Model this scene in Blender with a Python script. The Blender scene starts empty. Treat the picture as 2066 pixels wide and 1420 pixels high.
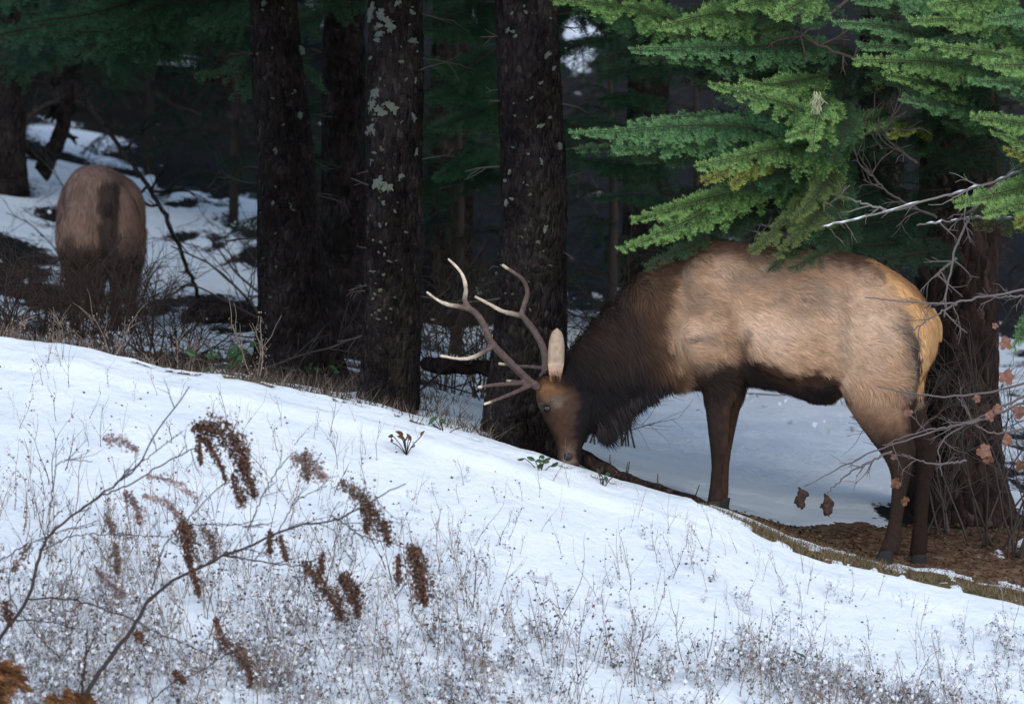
import bpy, math, random
import numpy as np
from mathutils import Vector
random.seed(7); rng = np.random.default_rng(7)
SC = bpy.context.scene
COL = SC.collection
# ------------------------------------------------------------------ camera, world, sun, exposure
F = 9300.0                                       # focal length in photo pixels (2066 wide)
cam_d = bpy.data.cameras.new('camera'); cam = bpy.data.objects.new('camera', cam_d); COL.objects.link(cam)
cam.location = (0, -25, 0); cam.rotation_euler = (math.radians(90), 0, 0)
cam_d.sensor_width = 36; cam_d.lens = 36 * F / 2066; cam_d.clip_start = .5; cam_d.clip_end = 400
cam_d.dof.use_dof = True; cam_d.dof.focus_distance = 24.8; cam_d.dof.aperture_fstop = 4.2
SC.camera = cam
SUN_EL, SUN_AZ = math.radians(42), math.radians(-35)      # high behind the camera's left shoulder, veiled
w = bpy.data.worlds.new('World'); SC.world = w; w.use_nodes = True
nt = w.node_tree; bg = nt.nodes['Background']
sky = nt.nodes.new('ShaderNodeTexSky'); sky.sky_type = 'NISHITA'; sky.sun_disc = False
sky.sun_elevation = SUN_EL; sky.sun_rotation = math.radians(180) + SUN_AZ
sky.air_density = 1.0; sky.dust_density = 1.6; sky.ozone_density = 1.0
nt.links.new(sky.outputs[0], bg.inputs[0]); bg.inputs[1].default_value = .15
sd = bpy.data.lights.new('sun', 'SUN'); sd.energy = .62; sd.angle = math.radians(32); sd.color = (1, .98, .95)
sun = bpy.data.objects.new('sun', sd); COL.objects.link(sun)
sv = Vector((math.sin(SUN_AZ) * math.cos(SUN_EL), -math.cos(SUN_AZ) * math.cos(SUN_EL), math.sin(SUN_EL)))
sun.rotation_euler = sv.to_track_quat('Z', 'Y').to_euler(); sun.location = (-8, -20, 20)
SC.view_settings.view_transform = 'Standard'; SC.view_settings.look = 'None'
SC.view_settings.exposure = 0.48; SC.view_settings.gamma = 1; SC.view_settings.use_curve_mapping = False

# ------------------------------------------------------------------ helpers
def P(px, py, Y):
    """a photo pixel at depth Y (metres beyond the elk's plane) as a world point"""
    k = (Y + 25) / F
    return np.array([(px - 1033) * k, Y, (710 - py) * k])
def _h(ix, iy, iz, seed):
    n = (ix * 374761393 + iy * 668265263 + iz * 2147483647 * 3 + seed * 974634777) & 0xFFFFFFFF
    n = ((n ^ (n >> 13)) * 1274126177) & 0xFFFFFFFF
    return ((n ^ (n >> 16)) & 0xFFFF) / 65535.0
def vnoise(p, scale=1.0, seed=0):
    q = np.asarray(p, float) * scale; i = np.floor(q).astype(np.int64); f = q - i; f = f * f * (3 - 2 * f)
    r = 0
    for dx in (0, 1):
        for dy in (0, 1):
            for dz in (0, 1):
                wgt = (f[..., 0] if dx else 1 - f[..., 0]) * (f[..., 1] if dy else 1 - f[..., 1]) * (f[..., 2] if dz else 1 - f[..., 2])
                r = r + wgt * _h(i[..., 0] + dx, i[..., 1] + dy, i[..., 2] + dz, seed)
    return r * 2 - 1
def fbm(p, scale=1.0, seed=0, o=4):
    r = 0; a = 1; t = 0
    for k in range(o):
        r = r + a * vnoise(p, scale * 2 ** k, seed + k * 17); t += a; a *= .5
    return r / t
def sstep(a, b, x):
    t = np.clip((x - a) / (b - a), 0, 1); return t * t * (3 - 2 * t)
def norm(v):
    v = np.asarray(v, float); return v / (np.linalg.norm(v, axis=-1, keepdims=True) + 1e-9)
def tag(o, label=None, cat=None, group=None, kind=None):
    if label: o['label'] = label
    if cat: o['category'] = cat
    if group: o['group'] = group
    if kind: o['kind'] = kind
    return o
def empty(name, loc, label, cat, group=None):
    o = bpy.data.objects.new(name, None); COL.objects.link(o); o.location = tuple(map(float, loc)); o.empty_display_size = .1
    return tag(o, label, cat, group)
def make_mesh(name, V, Fc, mats=(), smooth=False, color=None, mat_idx=None, normals=None):
    V = np.asarray(V, np.float32); me = bpy.data.meshes.new(name)
    if isinstance(Fc, np.ndarray):
        n = len(Fc); k = Fc.shape[1]
        me.vertices.add(len(V)); me.vertices.foreach_set('co', V.ravel())
        me.loops.add(n * k); me.loops.foreach_set('vertex_index', Fc.astype(np.int32).ravel())
        me.polygons.add(n); me.polygons.foreach_set('loop_start', np.arange(0, n * k, k, dtype=np.int32))
        me.update(calc_edges=True)
    else:
        me.from_pydata(V.tolist(), [], [list(f) for f in Fc])
    if smooth: me.polygons.foreach_set('use_smooth', np.ones(len(me.polygons), bool))
    for m in mats: me.materials.append(m)
    if mat_idx is not None: me.polygons.foreach_set('material_index', np.asarray(mat_idx, np.int32))
    if color is not None:
        c = np.ones((len(V), 4), np.float32); c[:, :3] = np.asarray(color)[:, :3]
        a = me.color_attributes.new('tint', 'FLOAT_COLOR', 'POINT'); a.data.foreach_set('color', c.ravel())
    if normals is not None:
        me.normals_split_custom_set_from_vertices(np.asarray(normals, np.float32).tolist())
    me.update(); return me
def link(name, me, parent=None, world=True, loc=None):
    o = bpy.data.objects.new(name, me); COL.objects.link(o)
    if loc is not None: o.location = tuple(map(float, loc))
    if parent is not None:
        o.parent = parent
        if world: o.matrix_parent_inverse = parent.matrix_basis.inverted()
    return o
class MB:
    """collects tubes and blobs into one mesh"""
    def __init__(s): s.V = []; s.F = []; s.n = 0; s.C = []
    def add(s, V, Fc, c=(1, 1, 1)):
        V = np.asarray(V, float); s.V.append(V)
        for f in Fc: s.F.append([int(i) + s.n for i in f])
        c = np.asarray(c, float)
        s.C.append(np.tile(c, (len(V), 1)) if c.ndim == 1 else c); s.n += len(V)
    def tube(s, pts, rad, n=5, c=(1, 1, 1)):
        pts = np.asarray(pts, float); m = len(pts); rad = np.broadcast_to(np.asarray(rad, float), (m,))
        T = norm(np.gradient(pts, axis=0)); ref = np.array([0.31, .9, .2]) if abs(T[0] @ np.array([0, 1, 0])) < .9 else np.array([1, 0, 0.])
        A = norm(np.cross(T, ref)); B = np.cross(T, A)
        th = np.arange(n) * 2 * math.pi / n
        V = pts[:, None] + rad[:, None, None] * (A[:, None] * np.cos(th)[None, :, None] + B[:, None] * np.sin(th)[None, :, None])
        Fc = [(i * n + j, i * n + (j + 1) % n, (i + 1) * n + (j + 1) % n, (i + 1) * n + j) for i in range(m - 1) for j in range(n)]
        Fc += [tuple(range(n))[::-1], tuple((m - 1) * n + j for j in range(n))]
        if np.ndim(c) == 2: c = np.repeat(np.asarray(c), n, axis=0)
        s.add(V.reshape(-1, 3), Fc, c)
    def arr(s): return np.concatenate(s.V), s.F, np.concatenate(s.C)
    def mesh(s, name, mats, smooth=True):
        V, Fc, C = s.arr(); return make_mesh(name, V, Fc, mats, smooth, C)
def curve(pts, n=24):
    """Catmull-Rom through pts"""
    p = np.asarray(pts, float)
    if len(p) == 2: return p[0] + (p[1] - p[0]) * np.linspace(0, 1, n)[:, None]
    p = np.vstack([2 * p[0] - p[1], p, 2 * p[-1] - p[-2]]); m = len(p) - 3
    out = []
    for t in np.linspace(0, m - 1e-6, n):
        i = int(t); f = t - i; a, b, c, d = p[i:i + 4]
        out.append(.5 * (2 * b + (c - a) * f + (2 * a - 5 * b + 4 * c - d) * f * f + (3 * b - a - 3 * c + d) * f ** 3))
    return np.array(out)
def loft(mb, st, n=28, e=2.2, sub=3):
    """closed skin through stations (centre, half-axis a, half-axis b)"""
    C = curve([s[0] for s in st], (len(st) - 1) * sub + 1); A = curve([s[1] for s in st], len(C)); B = curve([s[2] for s in st], len(C))
    th = np.arange(n) * 2 * math.pi / n; cs, sn = np.cos(th), np.sin(th)
    cs = np.sign(cs) * np.abs(cs) ** (2 / e); sn = np.sign(sn) * np.abs(sn) ** (2 / e)
    V = C[:, None] + A[:, None] * cs[None, :, None] + B[:, None] * sn[None, :, None]
    m = len(C); V = V.reshape(-1, 3).tolist()
    Fc = [(i * n + j, i * n + (j + 1) % n, (i + 1) * n + (j + 1) % n, (i + 1) * n + j) for i in range(m - 1) for j in range(n)]
    V += [C[0].tolist(), C[-1].tolist()]; a = m * n
    Fc += [(a, (j + 1) % n, j) for j in range(n)] + [(a + 1, (m - 1) * n + j, (m - 1) * n + (j + 1) % n) for j in range(n)]
    mb.add(V, Fc)
def remesh(mb, voxel, smooth_it=6, fac=.5):
    V, Fc, _ = mb.arr(); me = make_mesh('tmp', V, Fc)
    o = bpy.data.objects.new('tmp', me); COL.objects.link(o)
    r = o.modifiers.new('r', 'REMESH'); r.mode = 'VOXEL'; r.voxel_size = voxel
    if smooth_it:
        s = o.modifiers.new('s', 'SMOOTH'); s.iterations = smooth_it; s.factor = fac
    dg = bpy.context.evaluated_depsgraph_get(); dg.update()
    out = bpy.data.meshes.new_from_object(o.evaluated_get(dg))
    bpy.data.objects.remove(o); bpy.data.meshes.remove(me)
    n = len(out.vertices); V = np.empty(n * 3, np.float32); out.vertices.foreach_get('co', V)
    Fc = [tuple(p.vertices) for p in out.polygons]; N = np.empty(n * 3, np.float32); out.vertices.foreach_get('normal', N)
    bpy.data.meshes.remove(out)
    return V.reshape(-1, 3).astype(float), Fc, N.reshape(-1, 3).astype(float)

# ------------------------------------------------------------------ materials
def mat(name, col=(.5, .5, .5), rough=.8, tint=False, noise=0, nscale=20, col2=None, bump=0, bscale=60, spec=.2, trans=0, stretch=(1, 1, 1)):
    m = bpy.data.materials.new(name); m.use_nodes = True; t = m.node_tree; N = t.nodes; L = t.links
    b = N['Principled BSDF']; b.inputs['Roughness'].default_value = rough
    b.inputs['Specular IOR Level'].default_value = spec
    tc = N.new('ShaderNodeTexCoord'); mp = N.new('ShaderNodeMapping'); mp.inputs['Scale'].default_value = stretch
    L.new(tc.outputs['Object'], mp.inputs[0])
    src = None
    if tint:
        a = N.new('ShaderNodeAttribute'); a.attribute_name = 'tint'; mx = N.new('ShaderNodeMix'); mx.data_type = 'RGBA'; mx.blend_type = 'MULTIPLY'
        mx.inputs[0].default_value = 1; mx.inputs[6].default_value = (*col, 1); L.new(a.outputs['Color'], mx.inputs[7]); src = mx.outputs[2]
    if noise:
        nz = N.new('ShaderNodeTexNoise'); nz.inputs['Scale'].default_value = nscale; nz.inputs['Detail'].default_value = 5; L.new(mp.outputs[0], nz.inputs[0])
        rp = N.new('ShaderNodeValToRGB'); rp.color_ramp.elements[0].position = .35; rp.color_ramp.elements[1].position = .65; L.new(nz.outputs[0], rp.inputs[0])
        mx = N.new('ShaderNodeMix'); mx.data_type = 'RGBA'
        L.new(rp.outputs[0], mx.inputs[0])
        if src is not None:
            mx.blend_type = 'MULTIPLY'; mx.inputs[0].default_value = noise; t.links.remove(mx.inputs[0].links[0])
            L.new(src, mx.inputs[6]); L.new(rp.outputs[0], mx.inputs[7])
        else:
            mx.inputs[6].default_value = (*col, 1); mx.inputs[7].default_value = (*(col2 or [c * (1 - noise) for c in col]), 1)
        src = mx.outputs[2]
    if src is None: b.inputs['Base Color'].default_value = (*col, 1)
    else: L.new(src, b.inputs['Base Color'])
    if bump:
        n2 = N.new('ShaderNodeTexNoise'); n2.inputs['Scale'].default_value = bscale; n2.inputs['Detail'].default_value = 6; L.new(mp.outputs[0], n2.inputs[0])
        bp = N.new('ShaderNodeBump'); bp.inputs['Strength'].default_value = bump; bp.inputs['Distance'].default_value = .02
        L.new(n2.outputs[0], bp.inputs['Height']); L.new(bp.outputs[0], b.inputs['Normal'])
    if trans:
        tr = N.new('ShaderNodeBsdfTranslucent'); ms = N.new('ShaderNodeMixShader'); ms.inputs[0].default_value = trans
        if src is None: tr.inputs[0].default_value = (*col, 1)
        else: L.new(src, tr.inputs[0])
        L.new(b.outputs[0], ms.inputs[1]); L.new(tr.outputs[0], ms.inputs[2]); L.new(ms.outputs[0], N['Material Output'].inputs[0])
    return m
def bark_mat(name, c1, c2, c3, sc=34):
    m = bpy.data.materials.new(name); m.use_nodes = True; t = m.node_tree; N = t.nodes; L = t.links; b = N['Principled BSDF']; b.inputs['Roughness'].default_value = .95; b.inputs['Specular IOR Level'].default_value = .05
    g = N.new('ShaderNodeNewGeometry'); mp = N.new('ShaderNodeMapping'); mp.inputs['Scale'].default_value = (1, 1, .45); L.new(g.outputs['Position'], mp.inputs[0])
    nz = N.new('ShaderNodeTexNoise'); nz.inputs['Scale'].default_value = 14; nz.inputs['Detail'].default_value = 4; L.new(mp.outputs[0], nz.inputs[0])
    va = N.new('ShaderNodeVectorMath'); va.operation = 'MULTIPLY_ADD'; L.new(nz.outputs['Color'], va.inputs[0]); va.inputs[1].default_value = (.07, .07, .07); L.new(mp.outputs[0], va.inputs[2])
    v = N.new('ShaderNodeTexVoronoi'); v.inputs['Scale'].default_value = sc; L.new(va.outputs[0], v.inputs[0]); sp = N.new('ShaderNodeSeparateColor'); L.new(v.outputs['Color'], sp.inputs[0])
    r = N.new('ShaderNodeValToRGB'); e = r.color_ramp.elements; e[0].position = 0; e[0].color = (*c2, 1); e[1].position = 1; e[1].color = (*c3, 1); k = e.new(.55); k.color = (*c1, 1); k = e.new(.86); k.color = (*c1, 1); L.new(sp.outputs[0], r.inputs[0])
    n2 = N.new('ShaderNodeTexNoise'); n2.inputs['Scale'].default_value = 3.5; n2.inputs['Detail'].default_value = 8; n2.inputs['Roughness'].default_value = .7; L.new(g.outputs['Position'], n2.inputs[0])
    r2 = N.new('ShaderNodeMapRange'); r2.inputs[1].default_value = .35; r2.inputs[2].default_value = .68; r2.inputs[3].default_value = .35; r2.inputs[4].default_value = 1.25; L.new(n2.outputs[0], r2.inputs[0])
    mx = N.new('ShaderNodeMix'); mx.data_type = 'RGBA'; mx.blend_type = 'MULTIPLY'; mx.inputs[0].default_value = 1; L.new(r.outputs[0], mx.inputs[6]); L.new(r2.outputs[0], mx.inputs[7]); L.new(mx.outputs[2], b.inputs['Base Color'])
    bp = N.new('ShaderNodeBump'); bp.inputs['Strength'].default_value = 1; bp.inputs['Distance'].default_value = .03; bp.invert = True; L.new(v.outputs['Distance'], bp.inputs['Height']); L.new(bp.outputs[0], b.inputs['Normal'])
    return m
M_bark = bark_mat('bark', (.045, .035, .032), (.020, .018, .019), (.085, .068, .060), 52)
M_bark_red = bark_mat('bark_red', (.050, .033, .028), (.016, .013, .013), (.11, .075, .062), 26)
M_bark0 = mat('bark', (.055, .041, .036), .95, noise=.8, nscale=7, col2=(.022, .02, .02), bump=1, bscale=40, spec=.05, stretch=(1, 1, .35))
M_bark_red0 = mat('bark_red', (.095, .055, .045), .95, noise=.8, nscale=9, col2=(.03, .024, .022), bump=1, bscale=40, spec=.05, stretch=(1, 1, .4))
M_twig = mat('twig', (.05, .036, .03), .9, noise=.5, nscale=30, col2=(.09, .075, .065), spec=.1)
M_twig_grey = mat('twig_grey', (.15, .13, .12), .9, noise=.6, nscale=25, col2=(.07, .06, .055), spec=.1)
M_tint = mat('dry_plant', (1, 1, 1), .9, tint=True, spec=.1)
M_needle = mat('needle', (1, 1, 1), .65, tint=True, spec=.15, trans=.2)
M_lichen = mat('lichen', (.21, .225, .185), .95, noise=.6, nscale=60, col2=(.11, .12, .095), spec=.05)
M_fur = mat('fur', (1, 1, 1), .85, tint=True, spec=.08)
M_skin = mat('coat', (1, 1, 1), .9, tint=True, noise=.25, nscale=40, spec=.05)
M_horn = mat('antler_bone', (1, 1, 1), .55, tint=True, noise=.3, nscale=45, bump=.4, bscale=90, spec=.3, stretch=(1, 1, 1))
M_hoof = mat('hoof', (.02, .018, .017), .5)
M_eye = mat('eye', (.01, .007, .005), .12, spec=.6)
M_nose = mat('nose_leather', (.022, .018, .018), .45, noise=.4, nscale=90, spec=.4)
M_clod = mat('snow_clod', (.84, .88, .93), .8, spec=.1)

def ground_material():
    m = bpy.data.materials.new('snowy_ground'); m.use_nodes = True; t = m.node_tree; N = t.nodes; L = t.links; b = N['Principled BSDF']
    a = N.new('ShaderNodeAttribute'); a.attribute_name = 'tint'; sp = N.new('ShaderNodeSeparateColor'); L.new(a.outputs['Color'], sp.inputs[0])
    g = N.new('ShaderNodeNewGeometry')
    def noise(s, d=6, st=(1, 1, 1)):
        mp = N.new('ShaderNodeMapping'); mp.inputs['Scale'].default_value = st; L.new(g.outputs['Position'], mp.inputs[0])
        n = N.new('ShaderNodeTexNoise'); n.inputs['Scale'].default_value = s; n.inputs['Detail'].default_value = d; L.new(mp.outputs[0], n.inputs[0]); return n.outputs[0]
    def ramp(i, *st):
        r = N.new('ShaderNodeValToRGB'); L.new(i, r.inputs[0]); e = r.color_ramp.elements
        e[0].position, e[0].color = st[0][0], (*st[0][1], 1); e[1].position, e[1].color = st[-1][0], (*st[-1][1], 1)
        for p, c in st[1:-1]:
            k = e.new(p); k.color = (*c, 1)
        return r.outputs[0]
    def mix(f, x, y):
        k = N.new('ShaderNodeMix'); k.data_type = 'RGBA'; L.new(f, k.inputs[0]); L.new(x, k.inputs[6]); L.new(y, k.inputs[7]); return k.outputs[2]
    snow = ramp(noise(3), (.3, (.74, .82, .88)), (.7, (.82, .89, .92)))
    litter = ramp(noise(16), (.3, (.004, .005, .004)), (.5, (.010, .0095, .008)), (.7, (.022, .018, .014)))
    earth = ramp(noise(14, 8, (1, 1, 3)), (.3, (.05, .03, .018)), (.48, (.13, .072, .042)), (.62, (.19, .125, .08)), (.75, (.1, .1, .045)))
    grass = ramp(noise(9, 8), (.32, (.035, .028, .016)), (.46, (.085, .075, .03)), (.56, (.14, .09, .05)), (.7, (.26, .2, .13)))
    c = mix(sp.outputs[1], litter, earth); c = mix(sp.outputs[2], c, grass)
    # snow edge broken up by fine noise
    ad = N.new('ShaderNodeMath'); ad.operation = 'ADD'; L.new(sp.outputs[0], ad.inputs[0])
    n2 = N.new('ShaderNodeMath'); n2.operation = 'MULTIPLY_ADD'; L.new(noise(28), n2.inputs[0]); n2.inputs[1].default_value = .9; n2.inputs[2].default_value = -.45; L.new(n2.outputs[0], ad.inputs[1])
    rs = N.new('ShaderNodeMapRange'); rs.inputs[1].default_value = .44; rs.inputs[2].default_value = .56; L.new(ad.outputs[0], rs.inputs[0])
    c = mix(rs.outputs[0], c, snow); L.new(c, b.inputs['Base Color'])
    b.inputs['Roughness'].default_value = .85; b.inputs['Specular IOR Level'].default_value = .12
    bp = N.new('ShaderNodeBump'); bp.inputs['Strength'].default_value = .55; bp.inputs['Distance'].default_value = .03; L.new(noise(18, 8), bp.inputs['Height'])
    L.new(bp.outputs[0], b.inputs['Normal'])
    return m

# ------------------------------------------------------------------ the ground
CX = np.array([-400, 0, 180, 330, 480, 600, 720, 800, 900, 1000, 1140, 1240, 1345, 1440, 1516, 1600, 1671, 1774, 1877, 2066, 2500], float)
ROWS = [(-.7, [610, 690, 716, 757, 775, 803, 830, 850, 876, 905, 950, 985, 1010, 1032, 1067, 1108, 1133, 1156, 1180, 1222, 1330]),
        (0., [612, 692, 722, 762, 780, 803, 828, 848, 872, 900, 945, 974, 1002, 1024, 1050, 1085, 1108, 1134, 1149, 1192, 1290]),
        (1.3, [600, 692, 722, 758, 776, 795, 815, 832, 855, 880, 915, 950, 985, 1012, 1030, 1048, 1054, 1058, 1064, 1074, 1120]),
        (3.5, [580, 690, 715, 728, 742, 752, 770, 790, 815, 840, 880, 905, 925, 940, 950, 960, 968, 980, 990, 1010, 1060]),
        (9., [520, 672, 682, 672, 668, 672, 685, 700, 720, 735, 755, 770, 785, 795, 805, 815, 825, 835, 850, 870, 900]),
        (12., [420, 560, 590, 604, 610, 615, 625, 635, 650, 665, 690, 700, 715, 725, 735, 745, 755, 765, 775, 800, 840]),
        (18., [250, 310, 360, 392, 405, 420, 440, 450, 465, 480, 490, 500, 510, 520, 530, 540, 550, 560, 570, 580, 600]),
        (30., [-100, -60, 0, 20, 35, 45, 55, 60, 60, 60, 60, 70, 80, 90, 100, 110, 120, 130, 140, 160, 200]),
        (50., [-500] * 21), (120., [-900] * 21)]
RY = np.array([r[0] for r in ROWS]); RT = np.array([r[1] for r in ROWS], float)
def pix(x, Y): return 1033 + x * F / (Y + 25)
def ground(x, Y, noise=True):
    x = np.asarray(x, float); Y = np.asarray(Y, float); x, Y = np.broadcast_arrays(x, Y)
    Yc = np.maximum(Y, -.7); px = np.clip(pix(x, Yc), -400, 2500)
    cols = [np.interp(px, CX, r) for r in RT]
    k = np.clip(np.searchsorted(RY, Yc, side='right') - 1, 0, len(RY) - 2)
    C = np.stack(cols); a = np.take_along_axis(C, k[None], 0)[0]; b = np.take_along_axis(C, k[None] + 1, 0)[0]
    t = np.clip((Yc - RY[k]) / (RY[k + 1] - RY[k]), 0, 1)
    z = (710 - (a + (b - a) * t)) / F * (Yc + 25)
    d = np.maximum(-.7 - Y, 0)                                   # the near face falls towards the camera, then a gully
    z = z - (.46 * d * np.exp(-d / 30) - .10 * np.exp(-d / .5) * d)
    z = np.where(d > 6, np.maximum(z, -3.4 + 0 * z), z)
    if noise:
        p = np.stack([x, Y, 0 * x], -1); near = np.exp(-np.maximum(Y - 2, 0) / 8)
        z = z + .025 * fbm(p, 1.3, 3, 3) + .012 * fbm(p, 6, 5, 3) + (1 - near) * .12 * fbm(p, .8, 9, 3) + (Y < -.9) * .03 * fbm(p, 2.2, 31, 3)
    return z
def build_ground():
    xs = np.concatenate([-np.geomspace(60, 3.6, 26), np.arange(-3.55, 3.56, .03), np.geomspace(3.6, 60, 26)])
    ys = np.concatenate([np.linspace(-60, -7, 26), np.arange(-6.8, -1.2, .04), np.arange(-1.2, 1.6, .025), 1.6 + (np.linspace(0, 1, 230) ** 1.5) * 30, np.linspace(33, 120, 26)])
    X, Y = np.meshgrid(xs, ys); Z = ground(X, Y)
    px = pix(X, Y); py = 710 - Z * F / (Y + 25); p = np.stack([X, Y, 0 * X], -1)
    n1 = fbm(p * np.array([1, .5, 1]), 2.2, 40, 4); n2 = fbm(p * np.array([1, .4, 1]), 7, 60, 3); n = n1 * .9 + n2 * .6
    S = np.ones_like(X)
    back = Y > -.55
    # behind the crest: patchy on the left, smooth behind the elk, broken farther up the hill
    left = sstep(960, 800, px)
    S = np.where(back, 1.0 - left * np.clip(.58 - n * 1.3, 0, 1), S)
    hill = sstep(8.5, 12, Y) * sstep(700, 500, px)
    S = np.where(back & (Y > 8), S * (1 - hill) + hill * np.clip(.66 + n * 1.1, 0, 1), S)
    S = np.where(back & (px < 130) & (Y > 3) & (py > 500), np.clip(.3 + n, 0, 1), S)
    S = np.where(back & (px > 2000) & (Y > 1.2), np.clip(.6 + n * .9, 0, 1), S)
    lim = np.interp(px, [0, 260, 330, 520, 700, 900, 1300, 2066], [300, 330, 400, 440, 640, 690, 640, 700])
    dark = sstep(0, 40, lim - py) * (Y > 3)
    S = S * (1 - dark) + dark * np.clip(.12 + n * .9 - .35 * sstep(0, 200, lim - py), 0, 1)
    for sx, sy, rx, ry in ((1172, 100, 34, 95), (640, 30, 30, 35), (905, 615, 45, 45), (730, 590, 16, 40), (1650, 340, 25, 30), (1440, 150, 40, 14), (930, 40, 40, 34), (330, 120, 70, 22), (455, 60, 26, 16), (90, 260, 45, 60)):
        q = ((px - sx) / rx) ** 2 + ((py - sy) / ry) ** 2
        S = np.maximum(S, np.where(Y > 5, np.clip(.95 - q * .7 + n * 1.3, 0, 1), 0))
    tc = np.exp(-((px - 1060) / 105) ** 2 - ((Y - .35) / .62) ** 2); S = np.where(back, S * (1 - sstep(.25, .6, tc + .2 * n)), S)
    fl = np.exp(-((px - 1935) / 190) ** 2 - ((Y - 1.9) / .9) ** 2); S = np.where(back, S * (1 - sstep(.25, .6, fl + .2 * n)), S)
    fa = np.exp(-((px - 615) / 140) ** 2 - ((Y - 3.2) / 1.3) ** 2); S = np.where(back, S * (1 - sstep(.25, .6, fa + .35 * n)), S)
    # bare strip of grass along the crest and earth where the elk stands
    gl = np.interp(px, [250, 420, 560, 900, 1100, 1440, 1560, 1800, 2066, 2500], [.0, .22, .18, .08, .05, .08, .40, .55, .6, .6])
    grass = ((Y > -.74) & (Y < -.74 + gl) & (px > 270)).astype(float) * sstep(-.1, .15, n1 * 1.5 + n2 * .8 + np.interp(px, [300, 500, 700, 900, 1400, 1540, 2066], [.3, .5, .2, -.1, -.25, .6, .8]))
    gl = gl * (1 + 1.1 * n1 + .6 * n2); e0 = np.interp(px, [1380, 1500, 1700, 2066], [.1, -.16, -.12, -.05]) + .22 * n2 + .15 * n1; e1 = np.interp(px, [1400, 1500, 1560, 1700, 1850, 2066, 2500], [.15, .30, .7, 1.2, 1.6, 1.9, 2.2])
    earth = ((Y > e0) & (Y < e1 + .55 * n1 + .25 * n2) & (px > 1400)).astype(float)
    lf = ((px < 960) & back & (Y < 5)).astype(float) * .45
    S = np.where(grass > .2, np.where(n2 + .5 * n1 > .38, .85, S * (1 - grass)), S); S = np.where(earth > .5, np.clip(.05 + .5 * n, 0, 1) * .9, S)
    S = np.where(back & (px > 1470) & (Y > -.74 + gl) & (Y < e0), np.clip(.75 + n, 0, 1), S); S = np.where((earth > .5) & (n1 * .7 + n2 > .85), .9, S)
    Z = Z + .03 * sstep(.35, .65, S) * (Y > -1) * (1 - .6 * (px > 1400) * (Y < 2))
    Z = Z + np.where((grass + earth) > .3, .012 * fbm(p, 22, 77, 3), 0)
    tint = np.stack([S, np.clip(earth + lf, 0, 1), grass], -1).reshape(-1, 3)
    ny, nx = X.shape; i = np.arange((ny - 1) * (nx - 1)); r, c = i // (nx - 1), i % (nx - 1); a = r * nx + c
    Fc = np.stack([a, a + 1, a + nx + 1, a + nx], -1)
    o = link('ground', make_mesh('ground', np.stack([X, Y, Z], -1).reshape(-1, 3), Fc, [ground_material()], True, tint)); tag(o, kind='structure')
build_ground()
def on_ground(px, Y): 
    x = (px - 1033) * (Y + 25) / F; return np.array([x, Y, float(ground(x, Y))])

# ------------------------------------------------------------------ trees: trunks with furrowed bark
def trunk_mesh(name, st, m, seed, top=None, lobes=.1, nseg=110):
    """st: (px, py, Y, radius m) from the base up"""
    C = np.array([P(a, b, Y) for a, b, Y, r in st]); R = np.array([s[3] for s in st], float)
    if top is not None:
        d = C[-1] - C[-2]; C = np.vstack([C, C[-1] + d / abs(d[2] + 1e-6) * (top - C[-1][2])]); R = np.append(R, R[-1] * .35)
    L = np.linalg.norm(np.diff(C, axis=0), axis=1); s = np.concatenate([[0], np.cumsum(L)])
    vis = np.arange(0, min(s[-1], 4.6), .016); q = np.concatenate([vis, np.linspace(min(s[-1], 4.6), s[-1], 14)])
    c = np.stack([np.interp(q, s, C[:, k]) for k in range(3)], -1); r = np.interp(q, s, R)
    ker = np.ones(15) / 15; r[7:-7] = np.convolve(r, ker, 'valid')
    th = np.arange(nseg) * 2 * math.pi / nseg; ct, sn = np.cos(th), np.sin(th)
    cyl = np.stack([np.broadcast_to(ct * 1.0, (len(q), nseg)), np.broadcast_to(sn * 1.0, (len(q), nseg)), np.broadcast_to(q[:, None], (len(q), nseg))], -1)
    g = 1 - np.abs(fbm(cyl * np.array([2.6, 2.6, 3.2]), 1.6, seed, 4)) * 2      # scaly ridges
    h = fbm(cyl * np.array([1, 1, 1.2]), 1.2, seed + 5, 3)
    root = np.exp(-q / .35)[:, None] * lobes * (1 + np.cos(th * 5 + seed))[None]
    rr = r[:, None] * (1 + .10 * h + root) + .011 * g + .012 * np.abs(fbm(cyl * np.array([9, 9, 14]), 1, seed + 9, 3))
    V = np.stack([c[:, None, 0] + rr * ct, c[:, None, 1] + rr * sn, np.broadcast_to(c[:, None, 2], rr.shape)], -1)
    n = nseg; i = np.arange((len(q) - 1) * n); a, j = i // n, i % n
    Fc = np.stack([a * n + j, a * n + (j + 1) % n, (a + 1) * n + (j + 1) % n, (a + 1) * n + j], -1)
    return make_mesh(name, V.reshape(-1, 3), Fc, [m], True)
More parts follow.
